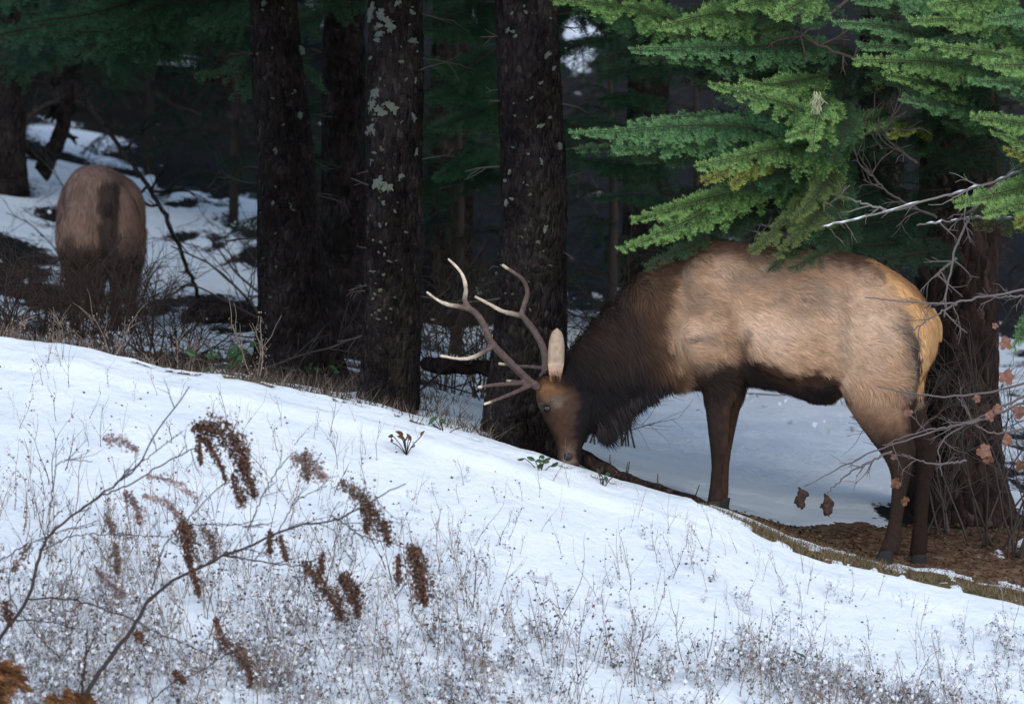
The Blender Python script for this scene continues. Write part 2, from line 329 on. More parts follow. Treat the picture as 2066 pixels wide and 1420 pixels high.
# needle sprays ----------------------------------------------------
def spray(path, width, normal, seed, need=.019, nw=.0042, step=.0056, bstep=.026, sstepd=.026, base=(.035, .085, .035), fresh=(.16, .30, .06), droop=.25, thick=.006, taper=.75):
    """flat conifer bough: axis, side branchlets, twigs, needles -> (V, F, C, mat index)"""
    r = np.random.default_rng(seed); ax = curve(path, 40); L = np.linalg.norm(np.diff(ax, axis=0), axis=1); s = np.concatenate([[0], np.cumsum(L)]); Lt = s[-1]
    normal = norm(normal)
    segs = []                                                    # p0, dir, length, side vector, freshness at ends
    us = np.arange(.04 * Lt, Lt * .99, bstep)
    def axp(u): return np.stack([np.interp(u, s, ax[:, k]) for k in range(3)], -1)
    mb = MB(); mb.tube(ax, np.linspace(thick, .0015, len(ax)), 4, (.5, .4, .33))
    lines = [(ax, .0, 1.0)]
    for u in us:
        uu = u / Lt
        for sd in (-1, 1):
            if r.random() < .2: continue
            prof = (1 - uu) ** taper * min(1, uu * 4 + .35) * r.uniform(.35, 1.25)
            lb = max(.03, width * prof); p0 = axp(u + r.uniform(-.01, .01)); T = norm(axp(min(Lt, u + .03)) - axp(max(0, u - .03)))
            S = norm(np.cross(T, normal)) * sd; an = math.radians(r.uniform(30, 68)); d = norm(T * math.cos(an) + S * math.sin(an) + normal * r.normal(0, .16) + np.array([0, 0, -1]) * r.uniform(0, .35))
            t = np.linspace(0, 1, 8)[:, None]
            ln = p0 + d * lb * t + T * lb * .18 * t ** 2 + np.array([0, 0, -1]) * droop * lb * t ** 2 + normal * .03 * lb * np.sin(t * 6 + r.uniform(0, 6))
            lines.append((ln, .15 + .3 * uu, .55 + .45 * uu)); mb.tube(ln[::3], np.linspace(.0028, .001, len(ln[::3])), 3, (.45, .38, .3))
            for v in np.arange(.02, lb * .96, sstepd):
                f = v / lb; i0 = f * 7; a = int(i0); q0 = ln[a] + (ln[min(7, a + 1)] - ln[a]) * (i0 - a); Tb = norm(ln[min(7, a + 1)] - ln[a] + 1e-6)
                for s2 in (-1, 1):
                    if r.random() < .15: continue
                    l2 = min(.085, .5 * (lb - v) + .018) * r.uniform(.6, 1.1); S2 = norm(np.cross(Tb, normal)) * s2; a2 = math.radians(r.uniform(38, 55))
                    d2 = norm(Tb * math.cos(a2) + S2 * math.sin(a2) + normal * r.normal(0, .12) + np.array([0, 0, -.12]))
                    fr = .2 + .35 * uu + .35 * f
                    lines.append((np.array([q0, q0 + d2 * l2 + np.array([0, 0, -1]) * l2 * droop * .4]), fr, min(1, fr + .35)))
    PP = []; TT = []; FR = []
    for ln, f0, f1 in lines:
        l = np.linalg.norm(np.diff(ln, axis=0), axis=1); ss = np.concatenate([[0], np.cumsum(l)]); k = max(2, int(ss[-1] / step)); q = np.linspace(0, ss[-1], k)
        pt = np.stack([np.interp(q, ss, ln[:, c]) for c in range(3)], -1); PP.append(pt); TT.append(norm(np.gradient(pt, axis=0))); FR.append(np.linspace(f0, f1, k))
    PP = np.concatenate(PP); TT = np.concatenate(TT); FR = np.concatenate(FR); PP = np.repeat(PP, 2, 0); TT = np.repeat(TT, 2, 0); FR = np.repeat(FR, 2); m = len(PP)
    sg = np.tile([-1., 1.], m // 2)[:, None]; S = norm(np.cross(TT, normal)) * sg
    D = norm(TT * .55 + S * .85 + normal * r.normal(0, .22, (m, 1))); ln = need * r.uniform(.7, 1.15, (m, 1)) * (1 - .35 * (FR[:, None] > .93))
    V = np.stack([PP - TT * nw / 2, PP + TT * nw / 2, PP + D * ln], 1).reshape(-1, 3)
    f = np.clip((FR + r.normal(0, .1, m) - .45) / .6, 0, 1)[:, None] ** 1.3
    C = (np.array(base) * (1 - f) + np.array(fresh) * f) * r.uniform(.75, 1.25, (m, 1)); C = np.repeat(C, 3, 0)
    V2, F2, C2 = mb.arr(); C2 = C2 * np.array([.12, .1, .09])
    F2t = np.array([t for q in F2 if len(q) == 4 for t in ([q[0], q[1], q[2]], [q[0], q[2], q[3]])])
    return np.concatenate([V, V2]), np.concatenate([np.arange(len(V)).reshape(-1, 3), F2t + len(V)]), np.concatenate([C, C2])
UPCAM = np.array([.1, -.85, .52])
def bough(tree, path, width, seed, normal=UPCAM, **kw):
    V, Fc, C = spray(path, width, np.asarray(normal) + np.random.default_rng(seed).normal(0, .12, 3), seed, **kw)
    p0 = np.asarray(path[0]); return link('bough', make_mesh('bough', V, Fc, [M_needle], False, C), tree)
def crown(tree, x, Y, z0, z1, r0, seed, n=4200, size=.34):
    """upper crown above the picture: unseen leaf clumps added to shade the wood"""
    r = np.random.default_rng(seed); k = n; h = r.random(k) ** 1.2; z = z0 + (z1 - z0) * h; rad = r0 * (1 - h) * np.sqrt(r.random(k)) + .1; th = r.random(k) * 6.283
    th = np.round(th / .55) * .55 + r.normal(0, .09, k) + z
    c = np.stack([x + rad * np.cos(th), Y + rad * np.sin(th), z - rad * .25], -1)
    out = np.stack([np.cos(th), np.sin(th), -.3 + 0 * th], -1); sd = np.cross(out, [0, 0, 1.])
    a = size * r.uniform(.6, 1.4, (k, 1)); V = np.stack([c - sd * a * .5, c + sd * a * .5, c + out * a * 1.4 + r.normal(0, .05, (k, 3))], 1).reshape(-1, 3)
    C = np.repeat(np.array([[.03, .06, .028]]) * r.uniform(.6, 1.3, (k, 1)), 3, 0)
    return link('crown', make_mesh('crown', V, np.arange(3 * k).reshape(-1, 3), [M_needle], False, C), tree)
# lichen pads: three shapes shared by all
def pad_mesh(seed):
    r = np.random.default_rng(seed); n = 19; th = np.arange(n) * 6.283 / n; rad = r.uniform(.35, 1.1, n) * (1 + .3 * np.cos(2 * th + seed))
    V = [[0, -.35, 0]] + [[rad[i] * math.cos(th[i]), -.18 + r.uniform(-.1, .1), rad[i] * math.sin(th[i])] for i in range(n)] + [[rad[i] * .9 * math.cos(th[i]), .35, rad[i] * .9 * math.sin(th[i])] for i in range(n)]
    Fc = [(0, 1 + i, 1 + (i + 1) % n) for i in range(n)] + [(1 + i, 1 + n + i, 1 + n + (i + 1) % n, 1 + (i + 1) % n) for i in range(n)]
    return make_mesh('lichen', V, Fc, [M_lichen], False)
PADS = [pad_mesh(s) for s in range(5)]
def lichen(tree, px, py, Y, r_trunk, cx, size, seed):
    """a pad on the bark at a given height; cx = trunk centre px there"""
    r = random.Random(seed); k = (Y + 25) / F; dx = (px - cx) * k; dx = max(-r_trunk * .97, min(r_trunk * .97, dx)); dy = -math.sqrt(max(0, r_trunk ** 2 - dx ** 2)) * 1.03 - .012
    o = link('lichen', PADS[seed % 5], tree, loc=(cx * k - 1033 * k + dx, Y + dy, (710 - py) * k)); o.rotation_euler = (0, r.uniform(0, 6), math.asin(dx / r_trunk) * .9)
    s = size * k; o.scale = (s * r.uniform(.7, 1.2), .03, s * r.uniform(.7, 1.2))
    return o
def tree(name, st, label, m=M_bark, seed=1, top=13, group='conifer trunks behind the elk', crown_r=2.1, crown_z=3.0, crown_n=3600, **kw):
    base = P(*st[0][:3]); t = empty(name, base, label, 'tree', group)
    link('trunk', trunk_mesh('trunk', st, m, seed, top, **kw), t); crown(t, base[0], base[1] + .5, crown_z, top + 1, crown_r, seed, crown_n); return t
tA = tree('conifer_tree', [(612, 775, 3.5, .30), (608, 740, 3.5, .27), (600, 640, 3.5, .225), (582, 480, 3.5, .185), (575, 330, 3.5, .17), (562, 150, 3.5, .15), (553, 0, 3.5, .135)],
          'dark tapering conifer trunk with flared base, left of the lichen-spotted trunk', seed=3, crown_n=1500)
tB = tree('conifer_tree', [(783, 880, 1.5, .19), (782, 845, 1.5, .175), (786, 760, 1.5, .155), (792, 600, 1.5, .150), (795, 400, 1.5, .148), (797, 200, 1.5, .145), (798, 0, 1.5, .14)],
          'straight conifer trunk spotted with pale lichen, just left of the antlers', seed=11)
tC = tree('conifer_tree', [(1056, 985, .85, .26), (1056, 935, .85, .245), (1064, 800, .85, .21), (1074, 640, .85, .185), (1078, 400, .85, .172), (1070, 200, .85, .172), (1062, 0, .85, .168)],
          'broad dark conifer trunk directly behind the head of the grazing bull elk', seed=21, crown_n=2200)
tD = tree('conifer_tree', [(690, 760, 6.5, .2), (692, 500, 6.5, .15), (694, 0, 6.5, .13)], 'dim black trunk in the gap between two nearer conifer trunks', seed=31, crown_z=3.8, crown_n=1500)
tR = tree('conifer_tree', [(1936, 1090, 2.0, .36), (1936, 1050, 2.0, .33), (1930, 930, 2.0, .27), (1926, 700, 2.0, .25), (1936, 400, 2.0, .225), (1945, 0, 2.0, .2)],
          'reddish scaly fir trunk behind the rump of the bull elk', M_bark_red, seed=41, crown_n=2000, crown_z=3.4)
tL = tree('conifer_tree', [(4, 420, 16, .21), (8, 300, 16, .18), (18, 150, 16, .16), (24, 0, 16, .15)], 'dark trunk at the left edge beyond the cow elk', seed=51, crown_z=4.3, crown_n=1200)
BIG = [tree('conifer_tree', [(px, 730 - (on_ground(px, Y)[2]) * F / (Y + 25), Y, .2), (px + 6, 200, Y, .16), (px + 10, -60, Y, .14)], lab, seed=60 + s, crown_z=4.9, crown_r=2.8, crown_n=2600)
       for s, (px, Y, lab) in enumerate(((235, 27, 'far black trunk above the rump of the cow elk'), (430, 25, 'far black trunk in the dark left of the tapering trunk'), (905, 12, 'far trunk among green boughs between the lichen-spotted trunk and the broad trunk'),
                                         (1300, 13, 'far black trunk above the neck of the bull elk'), (1560, 14, 'far trunk hidden behind the fir boughs above the elk\'s back'), (1770, 12, 'far trunk behind the fir boughs above the elk\'s hips')))]
rl = random.Random(5)
for tt, cx, R0, Y, n in ((tB, 796, .148, 1.5, 60), (tA, 572, .165, 3.5, 16), (tC, 1074, .176, .85, 28)):
    for i in range(n):
        py = rl.uniform(0, 660); o = lichen(tt, cx + (rl.betavariate(1.1, 2.2) * 2 - 1) * R0 * F / (Y + 25) * .96, py, Y, R0 * (1.03 if py < 420 else 1.1), cx - (10 if tt is tA and py < 200 else 0), rl.choice((2.2, 2.8, 3.4, 4.5, 5.5)), 200 + i)
def stubs(tt, cx, R0, Y, n, seed):
    R = random.Random(seed)
    for i in range(n):
        py = R.uniform(20, 700); sd = R.choice((-1, 1)); k = (Y + 25) / F; p = P(cx, py, Y) + [sd * R0 * .9, -R0 * R.uniform(0, .4), 0]; mb = MB(); twig_tree(mb, p, (sd, R.uniform(-.5, .2), R.uniform(-.35, .25)), R.uniform(.06, .26), .007, 1, R, (.09, .078, .072), kids=2); link('dead_twig', mb.mesh('dead_twig', [M_tint]), tt)
STUBS = ((tA, 572, .165, 3.5, 14, 1), (tB, 796, .148, 1.5, 12, 2), (tC, 1074, .176, .85, 12, 3), (tR, 1932, .24, 2.0, 9, 4), (tD, 692, .14, 6.5, 8, 5))
for i, (px, py, s) in enumerate([(750, 25, 18), (770, 35, 14), (765, 55, 10), (768, 72, 11), (763, 84, 9), (785, 50, 14), (790, 62, 10), (836, 85, 13), (760, 190, 15), (752, 215, 20), (768, 226, 16), (750, 262, 18), (795, 222, 15), (812, 128, 6), (765, 370, 14), (785, 380, 16), (810, 358, 9),
                                   (836, 240, 8), (750, 435, 13), (748, 472, 10), (805, 10, 8), (775, 412, 6), (832, 28, 10), (755, 525, 7), (760, 610, 6), (745, 660, 6), (770, 300, 5), (840, 310, 7), (751, 330, 6), (838, 165, 7), (820, 470, 5)]):
    lichen(tB, px, py, 1.5, .148, 796, s, i)
for i, (px, py, s) in enumerate([(517, 40, 14), (513, 98, 10), (516, 135, 9), (608, 234, 9), (612, 105, 8), (560, 310, 6), (575, 255, 4), (530, 430, 5), (590, 420, 4), (535, 10, 8), (548, 600, 4), (560, 540, 4), (540, 660, 5)]):
    lichen(tA, px, py, 3.5, .165 if py < 400 else .2, 572 if py < 400 else 590, s, 40 + i)
for i, (px, py, s) in enumerate([(1025, 65, 9), (1010, 92, 10), (1012, 118, 8), (1003, 232, 12), (1003, 268, 9), (1089, 258, 9), (1104, 115, 9), (1090, 172, 6), (1035, 300, 4), (1110, 240, 5), (1021, 412, 7), (1085, 490, 6), (1100, 462, 9), (1130, 298, 10), (1060, 30, 5), (1092, 330, 7), (1070, 395, 5), (1118, 140, 5)]):
    lichen(tC, px, py, .85, .176, 1074, s, 70 + i)

# ------------------------------------------------------------------ fir boughs
def bp(*pts): return [P(*p) for p in pts]
LIME = dict(base=(.05, .12, .035), fresh=(.34, .56, .17)); BLUE = dict(base=(.04, .11, .05), fresh=(.22, .44, .17)); YEL = dict(base=(.08, .12, .035), fresh=(.38, .40, .08)); OLV = dict(base=(.05, .09, .035), fresh=(.19, .24, .07)); DRK = dict(base=(.02, .045, .025), fresh=(.05, .10, .045))
near = [([(1420, 60, .3), (1270, 15, -.1), (1118, -2, -.4)], .20, LIME), ([(1520, 20, .3), (1430, 30, -.1), (1325, 55, -.35)], .17, LIME), ([(1600, -30, .2), (1540, 0, -.1), (1475, 15, -.3)], .16, LIME), ([(1640, -40, .3), (1620, 0, 0), (1560, 35, -.3)], .15, LIME),
        ([(1700, 90, .7), (1480, 95, 0), (1268, 98, -.5)], .16, BLUE), ([(1640, 60, .7), (1500, 120, .2), (1345, 118, -.2)], .17, BLUE), 
        ([(1700, 310, .7), (1480, 255, 0), (1148, 268, -.6)], .20, BLUE), ([(1700, 340, .7), (1520, 290, .1), (1240, 300, -.4)], .17, BLUE), ([(1640, 250, .6), (1440, 235, .1), (1290, 240, -.2)], .14, BLUE),
        ([(1690, 250, .3), (1600, 215, -.2), (1440, 168, -.6)], .19, LIME), ([(1680, 230, .3), (1640, 260, -.3), (1585, 275, -.6)], .17, LIME), ([(1680, 190, .3), (1650, 230, -.3), (1640, 295, -.5)], .15, LIME), ([(1680, 150, .4), (1560, 170, 0), (1500, 160, -.3)], .15, LIME),
        ([(1720, 290, .4), (1580, 300, -.1), (1400, 335, -.6)], .19, LIME), ([(1560, 320, .1), (1500, 330, -.3), (1425, 362, -.6)], .12, YEL), ([(1520, 330, .1), (1500, 350, -.3), (1480, 372, -.5)], .08, YEL),
        ([(1700, 330, .4), (1450, 395, -.1), (1280, 440, -.5)], .20, LIME), ([(1600, 330, .4), (1420, 430, -.2), (1252, 502, -.6)], .15, LIME), ([(1460, 400, .2), (1370, 445, -.1), (1330, 490, -.4)], .13, LIME),
        ([(1720, 360, .5), (1620, 420, -.1), (1515, 505, -.6)], .16, OLV), ([(1700, 380, .4), (1640, 440, -.2), (1570, 512, -.6)], .13, OLV), ([(1690, 330, .3), (1650, 390, -.2), (1600, 440, -.4)], .13, OLV),
        ([(2260, 190, .6), (2060, 120, 0), (1850, 85, -.5)], .19, LIME), ([(2240, 230, .6), (2080, 175, 0), (1962, 160, -.5)], .18, BLUE), ([(2200, 120, .5), (2090, 130, 0), (1990, 130, -.4)], .16, LIME),
        ([(2260, 330, .6), (2100, 260, 0), (1958, 232, -.5)], .19, LIME), ([(2240, 360, .6), (2120, 310, 0), (2000, 265, -.4)], .17, LIME), ([(2240, 300, .6), (2130, 330, 0), (2030, 300, -.4)], .15, YEL),
        ([(2260, 330, .5), (2080, 375, 0), (1928, 408, -.5)], .18, LIME), ([(2240, 380, .5), (2110, 400, 0), (1985, 430, -.4)], .16, LIME), ([(2200, 400, .5), (2100, 420, 0), (2050, 450, -.4)], .13, YEL),
        ([(1960, 100, .9), (1800, 55, .2), (1690, 45, -.3)], .15, BLUE), ([(2000, 140, .9), (1880, 125, .2), (1720, 120, -.3)], .15, LIME), ([(2060, 60, .9), (1960, 40, .2), (1840, 40, -.3)], .16, LIME), ([(2160, 40, .9), (2080, 30, .2), (1990, 40, -.3)], .16, BLUE), ([(1940, 150, 1), (1840, 100, .3), (1730, 90, -.1)], .15, BLUE),
        ([(1960, 200, .9), (1880, 170, .3), (1790, 150, -.1)], .15, LIME), ([(2000, 230, .9), (1900, 210, .3), (1820, 195, 0)], .15, BLUE), ([(1960, 0, .9), (1850, -10, .3), (1720, 0, -.1)], .18, BLUE), ([(2050, -20, .6), (1950, 0, .2), (1880, 10, -.1)], .18, LIME),
        ([(2100, 600, .4), (2080, 640, .2), (2045, 700, 0)], .10, BLUE), ([(1860, 250, .9), (1830, 260, .4), (1800, 272, .2)], .12, YEL), ([(1800, 230, .9), (1760, 240, .4), (1660, 270, .1)], .13, LIME)]
for i, (p, wd, cc) in enumerate(near):
    bough(tR, bp(*p), wd * 1.1, 100 + i, **cc)
    rj = random.Random(i); q = [(a + rj.uniform(15, 60) * (1 if j else 0), b + rj.uniform(5, 45) * (1 if j else .3), y + .22) for j, (a, b, y) in enumerate(p)]
    kw = dict(base=(.022, .055, .028), fresh=(.06, .13, .05)) if i % 3 else dict(base=(.025, .07, .035), fresh=(.08, .20, .08))  # backing greens darkened to paint the shade between the sprays
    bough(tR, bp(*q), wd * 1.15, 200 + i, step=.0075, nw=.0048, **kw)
SHADE_GREEN = dict(base=(.016, .036, .020), fresh=(.045, .095, .04))
rf = random.Random(12)
for i in range(46):                                          # inner boughs of the same fir, shade put into their dark greens
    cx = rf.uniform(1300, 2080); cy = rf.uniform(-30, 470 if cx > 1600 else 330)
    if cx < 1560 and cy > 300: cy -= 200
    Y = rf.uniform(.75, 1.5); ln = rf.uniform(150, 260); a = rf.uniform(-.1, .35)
    bough(tR, bp((cx + ln * .5, cy - ln * a * .5, Y + .3), (cx, cy, Y), (cx - ln * .5, cy + ln * a * .6 + 15, Y - .3)), rf.uniform(.17, .26), 300 + i, step=.008, nw=.0048, need=.021, bstep=.034, sstepd=.034, **(SHADE_GREEN if rf.random() < .6 else OLV if rf.random() < .3 else SHADE_GREEN))
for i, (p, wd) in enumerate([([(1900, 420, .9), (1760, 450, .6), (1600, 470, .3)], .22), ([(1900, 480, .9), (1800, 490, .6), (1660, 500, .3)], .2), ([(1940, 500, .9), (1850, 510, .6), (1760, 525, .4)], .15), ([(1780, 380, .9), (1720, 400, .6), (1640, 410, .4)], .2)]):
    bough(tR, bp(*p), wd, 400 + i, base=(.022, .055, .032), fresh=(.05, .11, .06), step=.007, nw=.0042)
def far_bough(t, p, wd, seed, cc=None):
    return bough(t, bp(*p), wd, seed, normal=(0, -.8, .6), step=.010, nw=.007, need=.028, bstep=.045, sstepd=.045, thick=.01, **(cc or dict(base=(.022, .055, .028), fresh=(.05, .12, .05))))
G2 = dict(base=(.035, .085, .045), fresh=(.07, .16, .075))
for i, (t, p, wd) in enumerate([(tL, [(330, -20, 6), (200, 25, 5), (60, 45, 4.5)], .35), (tL, [(330, 10, 6), (230, 60, 5), (95, 65, 4.6)], .3), (tL, [(360, 40, 6), (300, 60, 5.5), (200, 100, 5)], .25), (tL, [(420, 0, 6), (330, 10, 5.5), (240, 50, 5)], .35), (tL, [(270, 60, 6), (240, 80, 5.5), (175, 118, 5)], .2),
                                (tA, [(560, 60, 4), (480, 130, 4.2), (395, 150, 4.3)], .26), (tA, [(560, 110, 4), (500, 160, 4.2), (470, 190, 4.3)], .2), (tA, [(560, 60, 4), (620, 130, 4.3), (655, 180, 4.5)], .2), (tA, [(560, -40, 4), (470, 20, 4.4), (380, 40, 4.6)], .3), (tA, [(600, -30, 4.2), (680, 0, 4.6), (750, 5, 5)], .25),
                                (BIG[2], [(1010, 90, 8), (930, 140, 7), (855, 110, 6)], .34), (BIG[2], [(1000, 150, 8), (930, 180, 7), (860, 200, 6)], .34), (BIG[2], [(1010, 200, 8), (950, 230, 7), (870, 260, 6)], .3), (BIG[2], [(940, 260, 7), (960, 290, 7), (1000, 300, 6)], .22), (BIG[2], [(1000, 40, 8), (930, 60, 7), (860, 60, 6)], .3), (BIG[2], [(1000, 300, 8), (930, 330, 7), (880, 360, 6)], .25),
                                (BIG[3], [(1350, 300, 6), (1260, 250, 5), (1150, 240, 4.5)], .3), (BIG[3], [(1340, 200, 7), (1270, 190, 6), (1210, 200, 5)], .3), (BIG[3], [(1400, 100, 7), (1300, 130, 6), (1200, 160, 5.5)], .35), (BIG[3], [(1330, 330, 7), (1260, 330, 6), (1160, 320, 5)], .3), (BIG[3], [(1400, 420, 7), (1300, 390, 6), (1200, 400, 5)], .25)]):
    far_bough(t, p, wd, 500 + i, G2 if i < 16 else None)
rg = random.Random(44)
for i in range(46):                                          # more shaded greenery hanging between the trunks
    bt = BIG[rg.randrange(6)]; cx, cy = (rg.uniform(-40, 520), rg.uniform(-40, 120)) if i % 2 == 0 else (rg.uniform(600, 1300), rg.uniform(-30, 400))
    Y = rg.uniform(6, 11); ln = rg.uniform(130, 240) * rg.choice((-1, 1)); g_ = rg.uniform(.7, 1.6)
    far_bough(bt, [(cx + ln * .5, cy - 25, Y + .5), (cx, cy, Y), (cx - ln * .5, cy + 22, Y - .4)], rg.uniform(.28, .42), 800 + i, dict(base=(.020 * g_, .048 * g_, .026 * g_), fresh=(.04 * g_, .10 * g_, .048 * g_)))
# dark young firs fill the gloom under the canopy
def young_fir(px, Y, h, seed, label):
    b = on_ground(px, Y); t = empty('young_fir', b, label, 'tree', 'young firs in the forest gloom'); r = random.Random(seed)
    mb = MB(); mb.tube([b + np.array([0, 0, -.1]), b + np.array([.03, 0, h * .5]), b + np.array([0, 0, h])], [.05, .035, .01], 8, (.05, .04, .035)); link('trunk', mb.mesh('trunk', [M_tint]), t)
    for k in range(16):
        z = h * (.12 + .8 * k / 16); L = .28 * h * (1 - z / h) + .35; th = k * 2.4 + r.uniform(-.3, .3); d = np.array([math.cos(th), math.sin(th) * .8, 0])
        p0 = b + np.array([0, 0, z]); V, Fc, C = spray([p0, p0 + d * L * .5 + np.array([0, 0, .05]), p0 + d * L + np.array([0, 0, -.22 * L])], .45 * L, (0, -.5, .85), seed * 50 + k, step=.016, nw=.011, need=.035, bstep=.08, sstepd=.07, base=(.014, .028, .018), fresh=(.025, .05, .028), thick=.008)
        link('bough', make_mesh('bough', V, Fc, [M_needle], False, C), t)
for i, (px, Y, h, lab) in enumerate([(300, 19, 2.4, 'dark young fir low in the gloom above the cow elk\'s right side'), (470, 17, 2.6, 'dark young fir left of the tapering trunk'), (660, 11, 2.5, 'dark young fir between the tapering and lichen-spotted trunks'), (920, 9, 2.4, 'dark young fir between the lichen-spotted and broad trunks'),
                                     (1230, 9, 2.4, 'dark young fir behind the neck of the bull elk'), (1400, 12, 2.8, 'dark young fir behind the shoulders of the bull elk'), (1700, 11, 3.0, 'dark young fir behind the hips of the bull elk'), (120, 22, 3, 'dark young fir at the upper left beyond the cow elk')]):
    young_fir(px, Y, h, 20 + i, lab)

# ------------------------------------------------------------------ the elk
def st(ax_, ay, bx, by, hw, Yc=0.):
    a = P(ax_, ay, Yc); b = P(bx, by, Yc); return ((a + b) / 2, (a - b) / 2, np.array([0, hw, 0]))
mb = MB()
loft(mb, [st(1290, 600, 1290, 740, .07), st(1312, 548, 1312, 772, .15), st(1345, 520, 1345, 780, .20), st(1390, 495, 1390, 786, .235), st(1440, 484, 1440, 782, .265), st(1500, 493, 1500, 778, .285), st(1560, 500, 1560, 786, .30), st(1605, 501, 1605, 802, .31),
          st(1650, 504, 1650, 806, .31), st(1695, 511, 1695, 798, .305), st(1748, 523, 1748, 790, .29), st(1796, 547, 1796, 790, .265), st(1838, 576, 1838, 788, .235), st(1866, 605, 1866, 752, .18), st(1884, 632, 1884, 716, .11), st(1891, 660, 1891, 685, .05)], 36, 2.25)
loft(mb, [st(1420, 500, 1400, 785, .2), st(1372, 504, 1370, 786, .205), st(1322, 534, 1335, 784, .19), st(1268, 582, 1300, 798, .165), st(1215, 632, 1262, 824, .145), st(1172, 682, 1236, 850, .13), st(1135, 730, 1218, 872, .11), st(1105, 768, 1195, 872, .095), st(1090, 800, 1175, 868, .08)], 32, 2.1)
loft(mb, [st(1104, 752, 1165, 742, .05), st(1088, 768, 1178, 775, .085), st(1081, 792, 1188, 818, .095), st(1086, 818, 1190, 850, .098), st(1098, 846, 1186, 878, .082), st(1111, 872, 1178, 897, .066), st(1121, 895, 1173, 906, .057), st(1126, 915, 1171, 922, .060), st(1128, 934, 1168, 938, .056), st(1136, 947, 1160, 949, .035)], 28, 2.3)
for Yc, L in ((-.15, [(1375, 640, 1500, 650, .09), (1384, 700, 1500, 705, .10), (1400, 755, 1496, 755, .082), (1416, 790, 1487, 790, .062), (1423, 830, 1476, 830, .052), (1429, 870, 1471, 870, .046), (1433, 903, 1468, 903, .044), (1435, 935, 1461, 935, .034), (1432, 970, 1458, 970, .031), (1428, 1000, 1460, 1000, .038), (1424, 1018, 1456, 1020, .036)]),
              (.15, [(1420, 660, 1510, 660, .09), (1436, 740, 1508, 740, .085), (1448, 785, 1505, 785, .068), (1452, 830, 1493, 830, .052), (1450, 880, 1482, 880, .045), (1448, 920, 1474, 920, .036), (1446, 960, 1468, 960, .032), (1443, 990, 1470, 990, .037), (1441, 1010, 1468, 1012, .036)]),
              (-.165, [(1690, 600, 1850, 600, .11), (1684, 660, 1878, 660, .135), (1686, 730, 1872, 730, .135), (1700, 792, 1848, 788, .115), (1726, 845, 1838, 832, .088), (1758, 888, 1842, 872, .064), (1782, 922, 1850, 905, .05), (1796, 955, 1842, 948, .043), (1797, 1000, 1830, 1000, .036), (1790, 1050, 1822, 1052, .035), (1782, 1085, 1820, 1090, .041), (1774, 1112, 1810, 1118, .038)]),
              (.165, [(1720, 600, 1850, 600, .10), (1720, 680, 1880, 680, .12), (1740, 770, 1862, 770, .10), (1778, 830, 1868, 826, .075), (1815, 872, 1882, 866, .058), (1838, 905, 1894, 900, .05), (1845, 945, 1886, 945, .043), (1844, 1000, 1876, 1000, .036), (1842, 1055, 1872, 1055, .035), (1838, 1092, 1872, 1094, .04), (1834, 1120, 1868, 1124, .038)])):
    loft(mb, [st(*s, Yc) for s in L], 22, 2.1)
def blob(mb, c, a, b, d, n=14):
    th = np.linspace(0, math.pi, n // 2 + 1)[1:-1]; ph = np.arange(n) * 2 * math.pi / n; V = [np.asarray(c) + np.array([0, 0, d])]
    for t in th:
        for p_ in ph: V.append(np.asarray(c) + np.array([a * math.sin(t) * math.cos(p_), b * math.sin(t) * math.sin(p_), d * math.cos(t)]))
    V.append(np.asarray(c) - np.array([0, 0, d])); m = len(th); Fc = [(0, 1 + j, 1 + (j + 1) % n) for j in range(n)]
    for i in range(m - 1):
        for j in range(n): a_ = 1 + i * n; Fc.append((a_ + j, a_ + n + j, a_ + n + (j + 1) % n, a_ + (j + 1) % n))
    e = len(V) - 1; a_ = 1 + (m - 1) * n; Fc += [(a_ + j, e, a_ + (j + 1) % n) for j in range(n)]; mb.add(V, Fc)
for s in (-1, 1):
    blob(mb, P(1106, 808, 0) + [0, s * .075, 0], .038, .034, .022)
    blob(mb, P(1128, 868, 0) + [0, s * .045, 0], .03, .03, .05)            # brow over the eye
    blob(mb, P(1160, 850, 0) + [0, s * .05, 0], .06, .045, .07)             # jaw muscle
    blob(mb, P(1412, 685, 0) + [0, s * .205, 0], .12, .095, .15, 18)          # shoulder point
    blob(mb, P(1410, 590, 0) + [0, s * .18, 0], .11, .09, .21, 18)           # shoulder blade
    blob(mb, P(1775, 665, 0) + [0, s * .20, 0], .18, .11, .24, 18)          # haunch
    blob(mb, P(1745, 570, 0) + [0, s * .17, 0], .09, .09, .07, 18)          # hip bone
    blob(mb, P(1590, 690, 0) + [0, s * .245, 0], .26, .075, .2, 18)          # ribs
blob(mb, P(1655, 803, 0), .10, .07, .03)                                   # sheath
EV, EF, EN = remesh(mb, .0125, 5)
EV = EV + EN * (.009 * fbm(EV, 4.5, 501, 3) + .006 * (1 - np.abs(fbm(EV * np.array([2.2, 1, 1]), 3.0, 505, 2)) * 3) * sstep(-.1, .1, EV[:, 2] + .05))[:, None]
def topx(p): return 1033 + p[..., 0] * 372, 710 - p[..., 2] * 372
def seg_y(px, pts): return np.interp(px, [a for a, b in pts], [b for a, b in pts])
def seg_x(py, pts): return np.interp(py, [b for a, b in pts], [a for a, b in pts])
